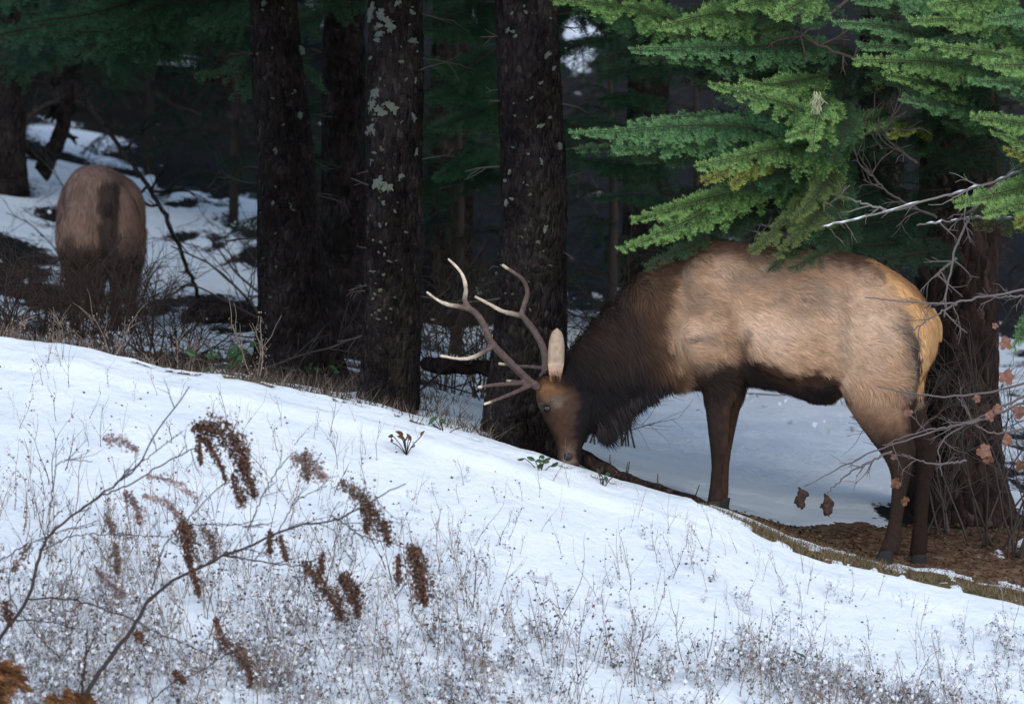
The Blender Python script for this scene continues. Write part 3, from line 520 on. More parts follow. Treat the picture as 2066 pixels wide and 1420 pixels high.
def coat(p, jit=1.0):
    x, y = topx(p); n = fbm(p, 9, 200, 3) * jit; n2 = fbm(p, 28, 210, 2) * jit; big = fbm(p, 3.2, 230, 3)
    st_ = fbm(p * np.array([1, 1, 2.6]), 20, 250, 3) * jit; x = x + 14 * n + 8 * n2 + 10 * st_; y = y + 11 * n - 7 * n2 + 8 * st_
    tan = np.array([.53, .325, .195]); pale = np.array([.75, .53, .375]); grey = np.array([.27, .20, .15]); red = np.array([.15, .078, .05]); dk = np.array([.034, .023, .019]); blk = np.array([.014, .013, .015]); yel = np.array([.74, .45, .21]); rust = np.array([.33, .165, .075])
    def mx(c, d, m): return c * (1 - m[:, None]) + d * m[:, None]
    c = np.tile(tan, (len(x), 1)); c = mx(c, grey, sstep(-.05, .4, big + .4 * fbm(p * np.array([1, 1, 2.2]), 7, 240, 3)) * .6); c = mx(c, pale, sstep(.0, .45, -big) * .6)
    g = lambda cx, cy, rx, ry: np.exp(-((x - cx) / rx) ** 2 - ((y - cy) / ry) ** 2)
    c = mx(c, pale, g(1540, 665, 80, 42) * .95); c = mx(c, pale, g(1395, 670, 38, 26) * .9); c = mx(c, pale, g(1735, 655, 70, 60) * .75); c = mx(c, grey, g(1500, 560, 70, 28) * .6); c = mx(c, grey, g(1425, 685, 26, 10) * .8); c = mx(c, dk, g(1393, 687, 14, 4) * .9)  # painted highlights on ribs, shoulder and haunch, with grey shading and a dark crease
    c = mx(c, red, g(1462, 650, 9, 70) * .45); c = mx(c, red, g(1318, 640, 8, 60) * .4); c = mx(c, grey * .8, g(1690, 640, 12, 90) * .35); c = mx(c, rust, g(1470, 670, 16, 50) * .5); c = mx(c, rust, g(1700, 740, 60, 30) * .2); c = mx(c, grey, g(1620, 590, 80, 18) * .35)  # rust tones, plus shoulder and thigh edges darkened as painted muscle shading
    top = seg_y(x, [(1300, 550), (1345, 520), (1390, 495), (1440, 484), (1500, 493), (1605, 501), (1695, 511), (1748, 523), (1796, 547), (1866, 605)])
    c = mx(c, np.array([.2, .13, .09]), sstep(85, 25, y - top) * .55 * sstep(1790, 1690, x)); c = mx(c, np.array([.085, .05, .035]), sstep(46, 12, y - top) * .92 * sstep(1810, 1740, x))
    # rump patch
    bx = seg_x(y, [(1740, 525), (1768, 550), (1795, 590), (1822, 640), (1842, 690), (1852, 740), (1846, 790)])
    c = mx(c, grey * .6, sstep(-55, -8, x - bx) * sstep(600, 660, y) * .75); c = mx(c, blk * 1.6, sstep(-26, -5, x - bx) * sstep(650, 705, y) * .9)
    rp = sstep(-3, 4, x - bx) * sstep(830, 780, y) * sstep(1735, 1765, x); c = mx(c, yel, rp); c = mx(c, rust * 1.1, rp * sstep(-60, -30, -(x - bx)) * 0 + rp * sstep(26, 10, y - top) * .7)
    # belly
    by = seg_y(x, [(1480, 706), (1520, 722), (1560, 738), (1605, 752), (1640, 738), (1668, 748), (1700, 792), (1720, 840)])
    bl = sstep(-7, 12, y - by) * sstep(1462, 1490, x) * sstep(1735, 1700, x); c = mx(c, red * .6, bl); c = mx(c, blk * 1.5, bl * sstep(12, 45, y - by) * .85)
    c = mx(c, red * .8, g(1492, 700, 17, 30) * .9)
    # hind leg darkening to the foot
    hl = sstep(1660, 1690, x); c = mx(c, red * 1.3, hl * sstep(770, 850, y) * .65); c = mx(c, dk, hl * sstep(815, 905, y) * .95); c = mx(c, dk, hl * sstep(780, 830, y) * sstep(1800, 1835, x) * .9)
    c = mx(c, red, hl * g(1745, 860, 26, 26) * .6)
    # front leg
    fl = sstep(1375, 1400, x) * sstep(1535, 1500, x); c = mx(c, dk, fl * sstep(712, 752, y + (x - 1440) * .1)); c = mx(c, red * .75, fl * sstep(1456, 1478, x + (y - 780) * .06) * sstep(770, 800, y) * .5)
    c = mx(c, rust * .6, g(1372, 752, 24, 20) * .8)
    # neck and mane
    nx = seg_x(y, [(1440, 480), (1405, 510), (1362, 550), (1338, 600), (1326, 660), (1338, 700), (1356, 740), (1372, 790)])
    nk = sstep(22, -14, x - nx + 8 * n2); c = mx(c, np.array([.12, .065, .038]), nk); c = mx(c, dk * 1.3, sstep(-8, -70, x - nx)); c = mx(c, blk, sstep(-5, -95, x - nx) * sstep(690, 800, y + (1300 - x) * .18) * .9)
    c = mx(c, np.array([.17, .10, .065]), nk * g(1300, 570, 45, 40) * .6); c = mx(c, dk * 1.5, nk * g(1260, 680, 60, 50) * .35)
    # head
    hd = sstep(8, -8, (x - 1188) - (850 - y) * .0) * sstep(752, 768, y); hb = hd * sstep(1172, 1150, x)
    c = mx(c, np.array([.085, .047, .031]), hb); c = mx(c, rust, g(1100, 778, 26, 16) * .95); c = mx(c, rust * .8, g(1090, 792, 12, 10) * .8)
    c = mx(c, np.array([.24, .19, .15]), hb * g(1120, 812, 18, 15) * .65); c = mx(c, np.array([.3, .25, .21]), hb * g(1092, 816, 8, 10) * .7)
    c = mx(c, dk, hb * g(1103, 826, 10, 14)); c = mx(c, dk * 1.6, hb * sstep(1135, 1150, x) * sstep(900, 860, y) * .5); c = mx(c, np.array([.22, .15, .12]), hb * g(1147, 930, 22, 24))  # darker cheek strip paints in the jaw shading
    return np.clip(c, 0, 1)
elk = empty('bull_elk', P(1640, 1085, 0), 'tan bull elk with dark mane and branching antlers grazing on the snowy bank', 'elk')
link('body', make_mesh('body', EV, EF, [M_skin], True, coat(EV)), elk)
def fur(V, Fc, N, n, flow, length, seed, width=.004, colf=None, lift=.26):
    r = np.random.default_rng(seed); T = []
    for f in Fc:
        T.append((f[0], f[1], f[2]))
        if len(f) == 4: T.append((f[0], f[2], f[3]))
    T = np.array(T); A, B, C = V[T[:, 0]], V[T[:, 1]], V[T[:, 2]]; ar = np.linalg.norm(np.cross(B - A, C - A), axis=1); ar = ar / ar.sum()
    i = r.choice(len(T), n, p=ar); u = r.random(n); v = r.random(n); k = u + v > 1; u[k] = 1 - u[k]; v[k] = 1 - v[k]
    p = A[i] + u[:, None] * (B[i] - A[i]) + v[:, None] * (C[i] - A[i])
    nn = norm(N[T[i, 0]] * (1 - u - v)[:, None] + N[T[i, 1]] * u[:, None] + N[T[i, 2]] * v[:, None])
    fl = norm(flow(p)); j = np.stack([fbm(p, 14, seed + q, 2) for q in range(3)], -1)
    d = fl + .85 * j + r.normal(0, .16, (n, 3)); d = norm(d - nn * (d * nn).sum(1)[:, None]); L = length(p)[:, None] * r.uniform(.6, 1.25, (n, 1))
    lf = lift * r.uniform(.5, 1.5, (n, 1)); s = norm(np.cross(d, nn)) * width / 2
    p = p - nn * .002; m1 = p + d * L * .5 + nn * L * lf * .6; e = p + d * L + nn * L * lf * .75 + np.array([0, 0, -1]) * L * .18
    VV = np.stack([p - s, p + s, m1 + s * .8, m1 - s * .8, e], 1).reshape(-1, 3); b = np.arange(n)[:, None] * 5
    FF = np.concatenate([b + [[0, 1, 2]], b + [[0, 2, 3]], b + [[3, 2, 4]]], 0)
    c = colf(p) * r.uniform(.84, 1.16, (n, 1)) * (1 + .28 * fbm(p * np.array([1, 1, 1.6]), 24, 333, 2))[:, None]; cc = np.repeat(c[:, None], 5, 1); cc[:, 4] *= 1.12; cc[:, :2] *= .88
    NN = np.repeat(norm(nn + r.normal(0, .22, (n, 3)))[:, None], 5, 1).reshape(-1, 3)
    return VV, FF, cc.reshape(-1, 3), NN
def elk_flow(p):
    x, y = topx(p); f = np.zeros((len(x), 3)); f[:, 0] = 1; f[:, 2] = -.35
    nk = sstep(1400, 1290, x)[:, None]; f = f * (1 - nk) + nk * np.array([.75, 0, -.75])
    low = sstep(760, 820, y)[:, None] * sstep(1300, 1330, x)[:, None]; f = f * (1 - low) + low * np.array([.05, 0, -1.])
    hd = (sstep(760, 790, y) * sstep(1185, 1165, x))[:, None]; f = f * (1 - hd) + hd * np.array([.25, 0, .95]); rp = sstep(1810, 1860, x)[:, None] * sstep(820, 780, y)[:, None]
    return f * (1 - rp) + rp * np.array([.25, 0, -1.])
def elk_len(p):
    x, y = topx(p); L = np.full(len(x), .044); nk = sstep(1390, 1310, x); L = L * (1 - nk) + .085 * nk
    md = nk * sstep(690, 800, y + (1300 - x) * .3) * sstep(1185, 1215, x); L = L * (1 - md) + .10 * md
    leg = sstep(790, 830, y) * sstep(1320, 1340, x); L = L * (1 - leg) + .014 * leg; hd = sstep(755, 775, y) * sstep(1200, 1178, x); L = L * (1 - hd) + .010 * hd
    return L
fv, ff, fc, fn = fur(EV, EF, EN, 130000, elk_flow, elk_len, 5, .0042, coat)
link('fur', make_mesh('fur', fv, ff, [M_fur], True, fc, normals=fn), elk)
# shaggy mane below the throat
def mane_strands():
    r = np.random.default_rng(8); n = 9000; t = r.random(n); px = 1205 + 150 * t; bot = np.interp(px, [1205, 1222, 1240, 1262, 1300, 1335, 1360], [868, 868, 848, 822, 796, 780, 776]); py = bot - 40 * r.random(n) + 3
    Y = r.uniform(-.11, .11, n); p = np.stack([(px - 1033) / 372, Y, (710 - py) / 372], -1); L = r.uniform(.05, .13, (n, 1)) * (1 - .45 * t[:, None]); cl = fbm(p, 16, 90, 2)[:, None]
    d = norm(np.concatenate([.35 + .9 * cl + r.normal(0, .15, (n, 1)), r.normal(0, .15, (n, 1)), -np.ones((n, 1))], 1)); s = np.array([.0024, 0, 0.0])
    e = p + d * L * (1 + .6 * cl); m = p + d * L * .5; V = np.stack([p - s, p + s, m + s, m - s, e], 1).reshape(-1, 3); b = np.arange(n)[:, None] * 5
    return V, np.concatenate([b + [[0, 1, 2]], b + [[0, 2, 3]], b + [[3, 2, 4]]], 0), np.repeat(np.array([[.022, .019, .019]]) * r.uniform(.6, 1.8, (n, 1)), 5, 0)
V, Fc, C = mane_strands(); link('mane', make_mesh('mane', V, Fc, [M_fur], False, C), elk)
def antler(Yb, Yo, beams, tips):
    mb = MB()
    for pts, r0, r1 in beams:
        n = len(pts); c = curve([P(a, b, Yb + (Yo - Yb) * d) for a, b, d in pts], 26); rad = np.linspace(r0, r1, 26); mb.tube(c, rad, 12)
        blob(mb, c[-1], r1 * 1.05, r1 * 1.05, r1 * 1.2, 10); 
    q0 = P(beams[0][0][0][0], beams[0][0][0][1], Yb); q1 = P(beams[0][0][1][0], beams[0][0][1][1], Yb + (Yo - Yb) * .1); bc = q0 + (q1 - q0) * .45; blob(mb, bc, .034, .034, .022, 14)
    V, Fc, N = remesh(mb, .0045, 6); V = V + N * (.0022 * fbm(V, 38, 4, 3) + .001 * fbm(V, 90, 14, 2))[:, None]
    tp = np.array([P(a, b, Yb + (Yo - Yb) * d) for a, b, d, _ in tips]); R = np.array([t[3] for t in tips])
    D = np.linalg.norm(V[:, None] - tp[None], axis=2) / R[None]; f = sstep(1.25, .55, D.min(1) + .1 * fbm(V, 20, 6, 2))[:, None]
    bm = np.array([.15, .10, .085]); iv = np.array([.84, .68, .50]); c = bm * (1 - f) + iv * f; c = c * (1 + .15 * fbm(V, 50, 8, 2))[:, None]
    return make_mesh('antler', V, Fc, [M_horn], True, c)
link('antler', antler(-.05, -.38, [([(1085, 782, 0), (1062, 764, .15), (1040, 742, .35), (1014, 716, .55), (992, 692, .75), (976, 656, .85), (962, 634, .9), (944, 620, 1)], .023, .0165),
                                   ([(948, 624, 1), (938, 606, 1), (940, 585, 1), (936, 562, .95), (925, 543, .9), (905, 523, .85)], .0165, .0062), ([(948, 624, 1), (925, 618, 1.05), (905, 615, 1.1), (884, 606, 1.15), (862, 590, 1.2)], .0155, .0065),
                                   ([(996, 698, .72), (978, 708, .85), (958, 719, 1), (930, 724, 1.1), (890, 718, 1.2)], .015, .0075), ([(1064, 770, .1), (1035, 774, .4), (1000, 776, .7), (966, 781, .9)], .0145, .009), ([(1068, 778, .1), (1042, 790, .5), (1010, 803, .9), (978, 815, 1.1)], .0135, .008)],
                          [(905, 523, .85, .22), (862, 590, 1.2, .17), (890, 718, 1.2, .22), (966, 781, .9, .02), (978, 815, 1.1, .04)]), elk)
link('antler', antler(.05, .36, [([(1098, 772, 0), (1100, 740, .15), (1097, 706, .4), (1082, 674, .6), (1066, 652, .8), (1052, 634, .95)], .022, .017),
                                 ([(1052, 636, .95), (1058, 614, 1), (1064, 590, 1), (1056, 566, .95), (1040, 552, .9), (1015, 536, .85)], .017, .009), ([(1054, 638, .95), (1034, 633, 1), (1012, 627, 1.05), (988, 614, 1.1), (960, 599, 1.2)], .016, .0085),
                                 ([(1095, 742, .2), (1070, 740, .5), (1040, 738, .8), (1008, 734, 1.05)], .0125, .0085), ([(1090, 775, .1), (1070, 772, .5), (1050, 770, .8), (1024, 768, 1.1)], .012, .0085)],
                        [(1015, 536, .85, .035), (960, 599, 1.2, .24), (1008, 734, 1.05, .045), (1024, 768, 1.1, .045)]), elk)
def ear(Yc, base, tip, wpx, seed, inner=True):
    b = P(*base, Yc); t = P(*tip, Yc + .02 * (1 if Yc > 0 else -1)); ax = t - b; L = np.linalg.norm(ax); ax = ax / L; s = norm(np.cross(ax, [0, 1, 0])); o = np.array([0, -1., 0])
    V = []; C = []; n = 13; m = 17
    for i in range(m):
        f = i / (m - 1); w_ = wpx / 372 / 2 * (.62 + .38 * min(1, f / .35)) * math.sqrt(max(0, 1 - max(0, (f - .5) / .5) ** 2.6)); w_ = max(w_, .003)
        for j in range(n):
            g_ = (j / (n - 1)) * 2 - 1; V.append(b + ax * L * f + s * w_ * g_ + o * (.03 * (g_ ** 2) * (1 - .5 * f)) * (w_ / .05)); 
            k = np.array([.56, .42, .31]) * (1 - .45 * abs(g_) ** 3) * (1 - .25 * math.exp(-((g_ - .15) / .25) ** 2) * (1 - f)) if f > .34 else np.array([.34, .16, .07]) * (1 - f / .34) + np.array([.66, .49, .37]) * (f / .34); C.append(k)  # darker centre streak and rim put the ear's cupping shade into the colour
    k = len(V); V2 = [v - o * .007 for v in V]; C2 = [np.array([.2, .11, .06])] * k
    Fc = [(i * n + j, i * n + j + 1, (i + 1) * n + j + 1, (i + 1) * n + j) for i in range(m - 1) for j in range(n - 1)]; Fc += [tuple(k + q for q in f[::-1]) for f in Fc]
    V = np.array(V); return V, V2, Fc, C + C2
for Yc, base, tip, wd in ((-.085, (1120, 770), (1124, 662), 33), (.10, (1138, 778), (1165, 742), 26)):
    V, V2, Fc, C = ear(Yc, base, tip, wd, 1); VV = np.concatenate([V, V2]); link('ear', make_mesh('ear', VV, Fc, [M_skin], True, np.array(C)), elk)
for s in (-1, 1):
    e = MB(); blob(e, P(1103, 824, 0) + [0, s * .093, 0], .021, .014, .017, 16); V, Fc, _ = e.arr(); link('eye', make_mesh('eye', V, Fc, [M_eye], True), elk)
e = MB(); blob(e, P(1146, 921, 0) + [0, -.054, 0], .026, .014, .024, 14); blob(e, P(1148, 922, 0) + [0, .055, 0], .021, .012, .019, 14); V, Fc, _ = e.arr(); link('nostrils', make_mesh('nostrils', V, Fc, [M_nose], True), elk)
for ax_, ay, Yc in ((1438, 1018, -.15), (1455, 1012, .15), (1786, 1118, -.165), (1852, 1126, .165)):
    mbh = MB()
    for s in (-1, 1):
        y0 = Yc + s * .021; loft(mbh, [(P(ax_ + 4, ay - 8, y0), np.array([.040, 0, 0]), np.array([0, .020, 0])), (P(ax_ - 1, ay + 5, y0), np.array([.047, 0, 0]), np.array([0, .024, 0])), (P(ax_ - 5, ay + 19, y0), np.array([.056, 0, 0]), np.array([0, .026, 0]))], 16, 2.3)
    V, Fc, _ = mbh.arr(); link('hoof', make_mesh('hoof', V, Fc, [M_hoof], True), elk)
tm = MB(); loft(tm, [(P(1872, 628, 0), np.array([.035, 0, .02]), np.array([0, .03, 0])), (P(1890, 655, 0), np.array([.03, 0, 0]), np.array([0, .028, 0])), (P(1893, 690, 0), np.array([.02, 0, 0]), np.array([0, .02, 0]))], 12)
V, Fc, _ = tm.arr(); link('tail', make_mesh('tail', V, Fc, [M_skin], True, np.tile([.5, .3, .13], (len(V), 1))), elk)

# cow elk seen from behind
def cow():
    b = on_ground(195, 9.); root = empty('cow_elk', b, 'reddish brown cow elk seen from behind, standing among dark brush at left', 'elk'); mb = MB(); k = 34 / F
    c0 = np.array([(192 - 1033) * k, 9., 0]); H = (710 - 332) * k; zb = float(b[2]); h = H - zb
    def S(dx, dy, zc, a, c, lean=0): return (np.array([c0[0] + dx, c0[1] + dy, zb + zc * h]), np.array([a, 0, 0]), np.array([0, lean, c * h]))
    loft(mb, [S(.03, -.08, .70, .10, .12), S(-.01, -.02, .72, .17, .21), S(-.025, .12, .73, .21, .262), S(-.03, .35, .725, .235, .27), S(-.02, .7, .69, .33, .28), S(-.05, 1.1, .70, .30, .27), S(-.08, 1.4, .72, .24, .24), S(-.1, 1.6, .72, .15, .15)], 30, 2.7)
    loft(mb, [S(-.08, 1.4, .78, .16, .17), S(-.12, 1.75, .70, .12, .13), S(-.16, 2.05, .52, .09, .10), S(-.2, 2.2, .34, .08, .08), S(-.22, 2.28, .2, .07, .07), S(-.24, 2.3, .06, .04, .05)], 20)
    for s in (-1, 1):
        blob(mb, [c0[0] + s * .125 + .02, c0[1] + .10 + .05 * s, zb + (.60 + .03 * s) * h], .175, .2, .33, 16)
        for dy, q in ((.1, 1), (1.3, .8)):
            x0 = c0[0] + s * .155; y0 = c0[1] + dy
            loft(mb, [(np.array([x0, y0 + .04, zb + .66 * h]), np.array([.15 * q, 0, 0]), np.array([0, .2 * q, 0])), (np.array([x0 + s * .01, y0, zb + .5 * h]), np.array([.125 * q, 0, 0]), np.array([0, .15 * q, 0])), (np.array([x0, y0 - .06, zb + .36 * h]), np.array([.07, 0, 0]), np.array([0, .07, 0])),
                      (np.array([x0, y0 - .1 * (q == 1), zb + .3 * h]), np.array([.05, 0, 0]), np.array([0, .055, 0])), (np.array([x0, y0 - .04, zb + .12 * h]), np.array([.034, 0, 0]), np.array([0, .034, 0])), (np.array([x0, y0 - .03, zb + .0 * h]), np.array([.04, 0, 0]), np.array([0, .045, 0]))], 16)
    V, Fc, N = remesh(mb, .022, 5)
    def col(p):
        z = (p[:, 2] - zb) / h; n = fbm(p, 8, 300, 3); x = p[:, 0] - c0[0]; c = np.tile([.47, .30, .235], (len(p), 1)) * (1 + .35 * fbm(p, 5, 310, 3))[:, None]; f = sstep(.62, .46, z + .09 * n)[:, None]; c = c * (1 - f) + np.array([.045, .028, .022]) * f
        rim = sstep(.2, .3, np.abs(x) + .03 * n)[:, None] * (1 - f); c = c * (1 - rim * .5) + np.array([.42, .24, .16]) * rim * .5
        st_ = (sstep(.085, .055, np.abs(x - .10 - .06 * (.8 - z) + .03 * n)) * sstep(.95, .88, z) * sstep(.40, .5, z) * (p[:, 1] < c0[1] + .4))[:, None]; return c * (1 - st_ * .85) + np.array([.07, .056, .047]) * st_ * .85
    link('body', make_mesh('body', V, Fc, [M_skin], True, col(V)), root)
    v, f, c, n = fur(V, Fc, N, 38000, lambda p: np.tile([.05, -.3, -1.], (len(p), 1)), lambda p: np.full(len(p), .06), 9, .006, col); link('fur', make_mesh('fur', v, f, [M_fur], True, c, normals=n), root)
    tm = MB(); a = np.array([c0[0] + .10, c0[1] - .045, zb + .80 * h]); loft(tm, [(a, np.array([.03, 0, 0]), np.array([0, .02, 0])), (a + [0, -.04, -.07], np.array([.032, 0, 0]), np.array([0, .022, 0])), (a + [0, -.03, -.15], np.array([.015, 0, 0]), np.array([0, .012, 0]))], 10)
    V, Fc, _ = tm.arr(); link('tail', make_mesh('tail', V, Fc, [M_skin], True, np.tile([.06, .045, .037], (len(V), 1))), root)
cow()

# ------------------------------------------------------------------ twigs, logs, dead plants
def twig_tree(mb, p, d, L, r, depth, R, c=(1, 1, 1), droop=0., spread=.6, kids=4):
    n = 7; pts = [np.asarray(p, float)]; d = norm(d)
    for i in range(n): d = norm(d + np.array([R.gauss(0, .1), R.gauss(0, .1), R.gauss(0, .08) - droop])); pts.append(pts[-1] + d * L / n)
    mb.tube(pts, np.linspace(r, r * .45, n + 1), 4, c)
    if depth > 0:
        for k in range(kids):
            i = R.randint(2, n); a = norm(pts[i] - pts[i - 1]); s = norm(np.array([R.gauss(0, 1), R.gauss(0, .6), R.gauss(0, 1)])); s = norm(s - a * (s @ a)); twig_tree(mb, pts[i], a + s * spread * R.uniform(.7, 1.4), L * R.uniform(.35, .6), r * .5, depth - 1, R, c, droop, spread, kids)
    return pts
def stem_path(mb, pts, r0, r1, c, R=None, kids=0, n=30, kl=.15, up=.3):
    q = curve([P(*p) for p in pts], n); 
    if R: q[1:-1] += np.array([[R.gauss(0, .003), 0, R.gauss(0, .003)] for _ in range(n - 2)])
    mb.tube(q, np.linspace(r0, r1, n), 5, c)
    for k in range(kids):
        i = R.randint(3, n - 2); a = norm(q[i + 1] - q[i]); twig_tree(mb, q[i], a * .8 + np.array([R.gauss(0, .5), R.gauss(0, .3), R.gauss(up, .5)]), kl * R.uniform(.5, 1.3), r1 * 1.1, 1, R, c, kids=3)
    return q
for q in STUBS: stubs(*q)
GREY = (.17, .145, .14); DBR = (.06, .042, .036); PALE = (.34, .29, .24)
def log_mesh(name, pts, rads, m, seed, n=28):
    c = curve([P(*p) for p in pts], 60); r = np.interp(np.linspace(0, 1, 60), np.linspace(0, 1, len(rads)), rads); mb = MB(); mb.tube(c, r, n); V, Fc, _ = mb.arr()
    N = norm(V - np.repeat(c, n, 0)); V = V + N * (.014 * fbm(V, 14, seed, 4) + .02 * fbm(V, 4, seed + 3, 2))[:, None]; return make_mesh(name, V, Fc, [m], True)
def log(pts, rads, label, seed, m=M_bark):
    t = empty('fallen_log', P(*pts[0]), label, 'log'); link('trunk', log_mesh('trunk', pts, rads, m, seed), t); R = random.Random(seed)
    for k in range(5):
        mb = MB(); i = R.uniform(.2, .9); q = curve([P(*p) for p in pts], 60)[int(i * 59)]; twig_tree(mb, q, (R.gauss(0, .4), -.4, 1), .1, .005, 0, R); link('snag', mb.mesh('snag', [M_twig]), t)
log([(1165, 918, .12), (1225, 948, .05), (1290, 976, -.1), (1370, 1002, -.3), (1428, 1022, -.38)], [.05, .038, .030, .030, .018], 'dark fallen log from the muzzle to the front hoof of the bull elk', 5, M_bark_red)
log([(372, 640, 9.4), (430, 628, 9.2), (530, 640, 9)], [.05, .09, .08], 'short black log on the snow left of the tapering trunk', 6)
log([(860, 735, 3.5), (920, 738, 3.2), (1020, 745, 3)], [.04, .06, .05], 'brown fallen log between the lichen-spotted trunk and the elk antlers', 7, M_bark_red)
def pole(pts, r0, r1, label, seed, m, name='dead_sapling', kids=7, kl=.25, group=None):
    t = empty(name, P(*pts[0]), label, 'dead tree', group); R = random.Random(seed); mb = MB(); q = curve([P(*p) for p in pts], 40); q += np.array([[R.gauss(0, .006), 0, R.gauss(0, .006)] for _ in q]); mb.tube(q, np.linspace(r0, r1, 40), 8); link('trunk', mb.mesh('trunk', [m]), t)
    for k in range(kids):
        mb = MB(); i = R.randint(4, 37); twig_tree(mb, q[i], (R.gauss(0, 1), R.gauss(0, .4), R.gauss(0, .7)), kl * R.uniform(.5, 1.4), r1 * .7, 1, R); link('branch', mb.mesh('branch', [m]), t)
pole([(412, 625, 10), (385, 560, 10.2), (345, 460, 10.6), (300, 380, 11.5), (235, 290, 12.5), (150, 165, 13.5)], .015, .019, 'thin leaning dead sapling that crosses the snowy hill right of the cow elk', 11, M_bark)
pole([(84, 352, 17), (98, 318, 17), (128, 250, 17), (140, 130, 17), (165, 0, 17)], .09, .06, 'crooked dark dead sapling above the cow elk', 12, M_bark, kids=10)
pole([(50, 350, 17), (30, 275, 17), (90, 215, 17), (150, 195, 17)], .03, .02, 'curved dead branch leaning at the far left above the snow', 13, M_twig)
# bare shrubs (things), each branching from the ground
def shrub(px, Y, n, h, col, label, seed, group=None, name='bare_shrub', r=.004, lean=(0, 0), depth=2, kids=4, spread=.6, cat='shrub', beads=0):
    b = on_ground(px, Y); t = empty(name, b, label, cat, group); R = random.Random(seed); mb = MB(); ends = []
    for k in range(n): ends += twig_tree(mb, b + np.array([R.gauss(0, .04), R.gauss(0, .04), -.03]), (R.gauss(lean[0], .28), R.gauss(lean[1], .2), 1), h * R.uniform(.6, 1.1), r, depth, R, np.array(col) * R.uniform(.7, 1.2), kids=kids, spread=spread)[3:]
    link('stems', mb.mesh('stems', [M_tint]), t)
    if beads:
        V, Fc, C = bead_cloud(np.array(ends), beads, .02, np.array(col) * 1.2, seed); tag(link('seed_heads', make_mesh('seed_heads', V, Fc, [M_tint], False, C), t), kind='stuff')
    return t
def bead_cloud(centres, n, spread, col, seed, size=.005, hang=0):
    r = np.random.default_rng(seed); c = centres[r.integers(0, len(centres), n)] + r.normal(0, spread, (n, 3)) + np.array([0, 0, -hang]) * r.random((n, 1))
    s = size * r.uniform(.5, 1.5, (n, 1, 1)); tet = np.array([[1, 0, -.3], [-1, .1, -.4], [0, .9, -.5], [.1, -.2, 1.2]]); rot = r.normal(0, 1, (n, 3, 3)); q, _ = np.linalg.qr(rot)
    V = (c[:, None] + np.einsum('kj,nij->nki', tet, q) * s).reshape(-1, 3); b = np.arange(n)[:, None] * 4
    Fc = np.concatenate([b + [[0, 1, 2]], b + [[0, 1, 3]], b + [[1, 2, 3]], b + [[2, 0, 3]]], 0); C = np.repeat(np.asarray(col)[None] * r.uniform(.5, 1.5, (n, 1)), 4, 0); return V, Fc, C
brush = [(140, 7.5, 'dense dark brush against the left haunch of the cow elk', .62), (200, 7.3, 'dense dark brush against the back legs of the cow elk', .62), (262, 7.5, 'dense dark brush against the right haunch of the cow elk', .6), (20, 2.5, 'dark tangled brush at the left edge above the snow crest', .55), (95, 2.8, 'dark brush left of the cow elk\'s legs', .55), (160, 2.6, 'dark brush hiding the left hoof of the cow elk', .6), (235, 2.6, 'dark brush in front of the cow elk\'s right leg', .6), (300, 3.2, 'dark brush just right of the cow elk', .5), (365, 4, 'thin dark brush beside the black log', .4),
         (900, 4.5, 'tangled brown brush behind the antler tips', .7), (970, 5, 'tangled brown brush between the two antlers', .8), (1180, 3, 'tangled dark brush behind the neck of the bull elk', .9), (1255, 3.6, 'tangled dark brush above the neck of the bull elk', .9)]
for i, (px, Y, lab, h) in enumerate(brush): shrub(px, Y, 14 if Y > 7 else 10, h, (.085, .06, .05) if px < 500 else (.09, .06, .045), lab, 700 + i, 'dark brush under the trees', r=.006, kids=5, depth=2, spread=.8)
for i, (px, Y, h, lab) in enumerate([(100, 1.2, .28, 'pale dry weed stalk at the crest left of the cow elk'), (212, 1.0, .34, 'tall pale dry weed stalk in front of the cow elk'), (30, 1.3, .18, 'small pale dry weed at the left edge of the crest'), (362, 2.2, .24, 'pale dry weed stalk beneath the leaning dead sapling'), (525, 1.0, .40, 'tall pale dry weed stalk before the tapering trunk'), (290, 1.1, .16, 'short pale dry weed right of the cow elk\'s legs')]):
    shrub(px, Y, 3, h, (.30, .24, .20), lab, 740 + i, 'pale weed stalks along the crest', name='dry_weed', r=.005, depth=1, kids=5, spread=.5, cat='weed', beads=160)
for i, (px, Y, h, lab) in enumerate([(1985, .9, 1.25, 'tangled grey bare shrub before the trunk at the right edge'), (2050, .7, 1.0, 'tangled bare shrub cut by the right edge'), (1900, 1.2, .7, 'low tangle of bare twigs at the foot of the right trunk')]):
    shrub(px, Y, 7, h, (.10, .08, .072), lab, 780 + i, r=.007, kids=5, depth=2, spread=.7)
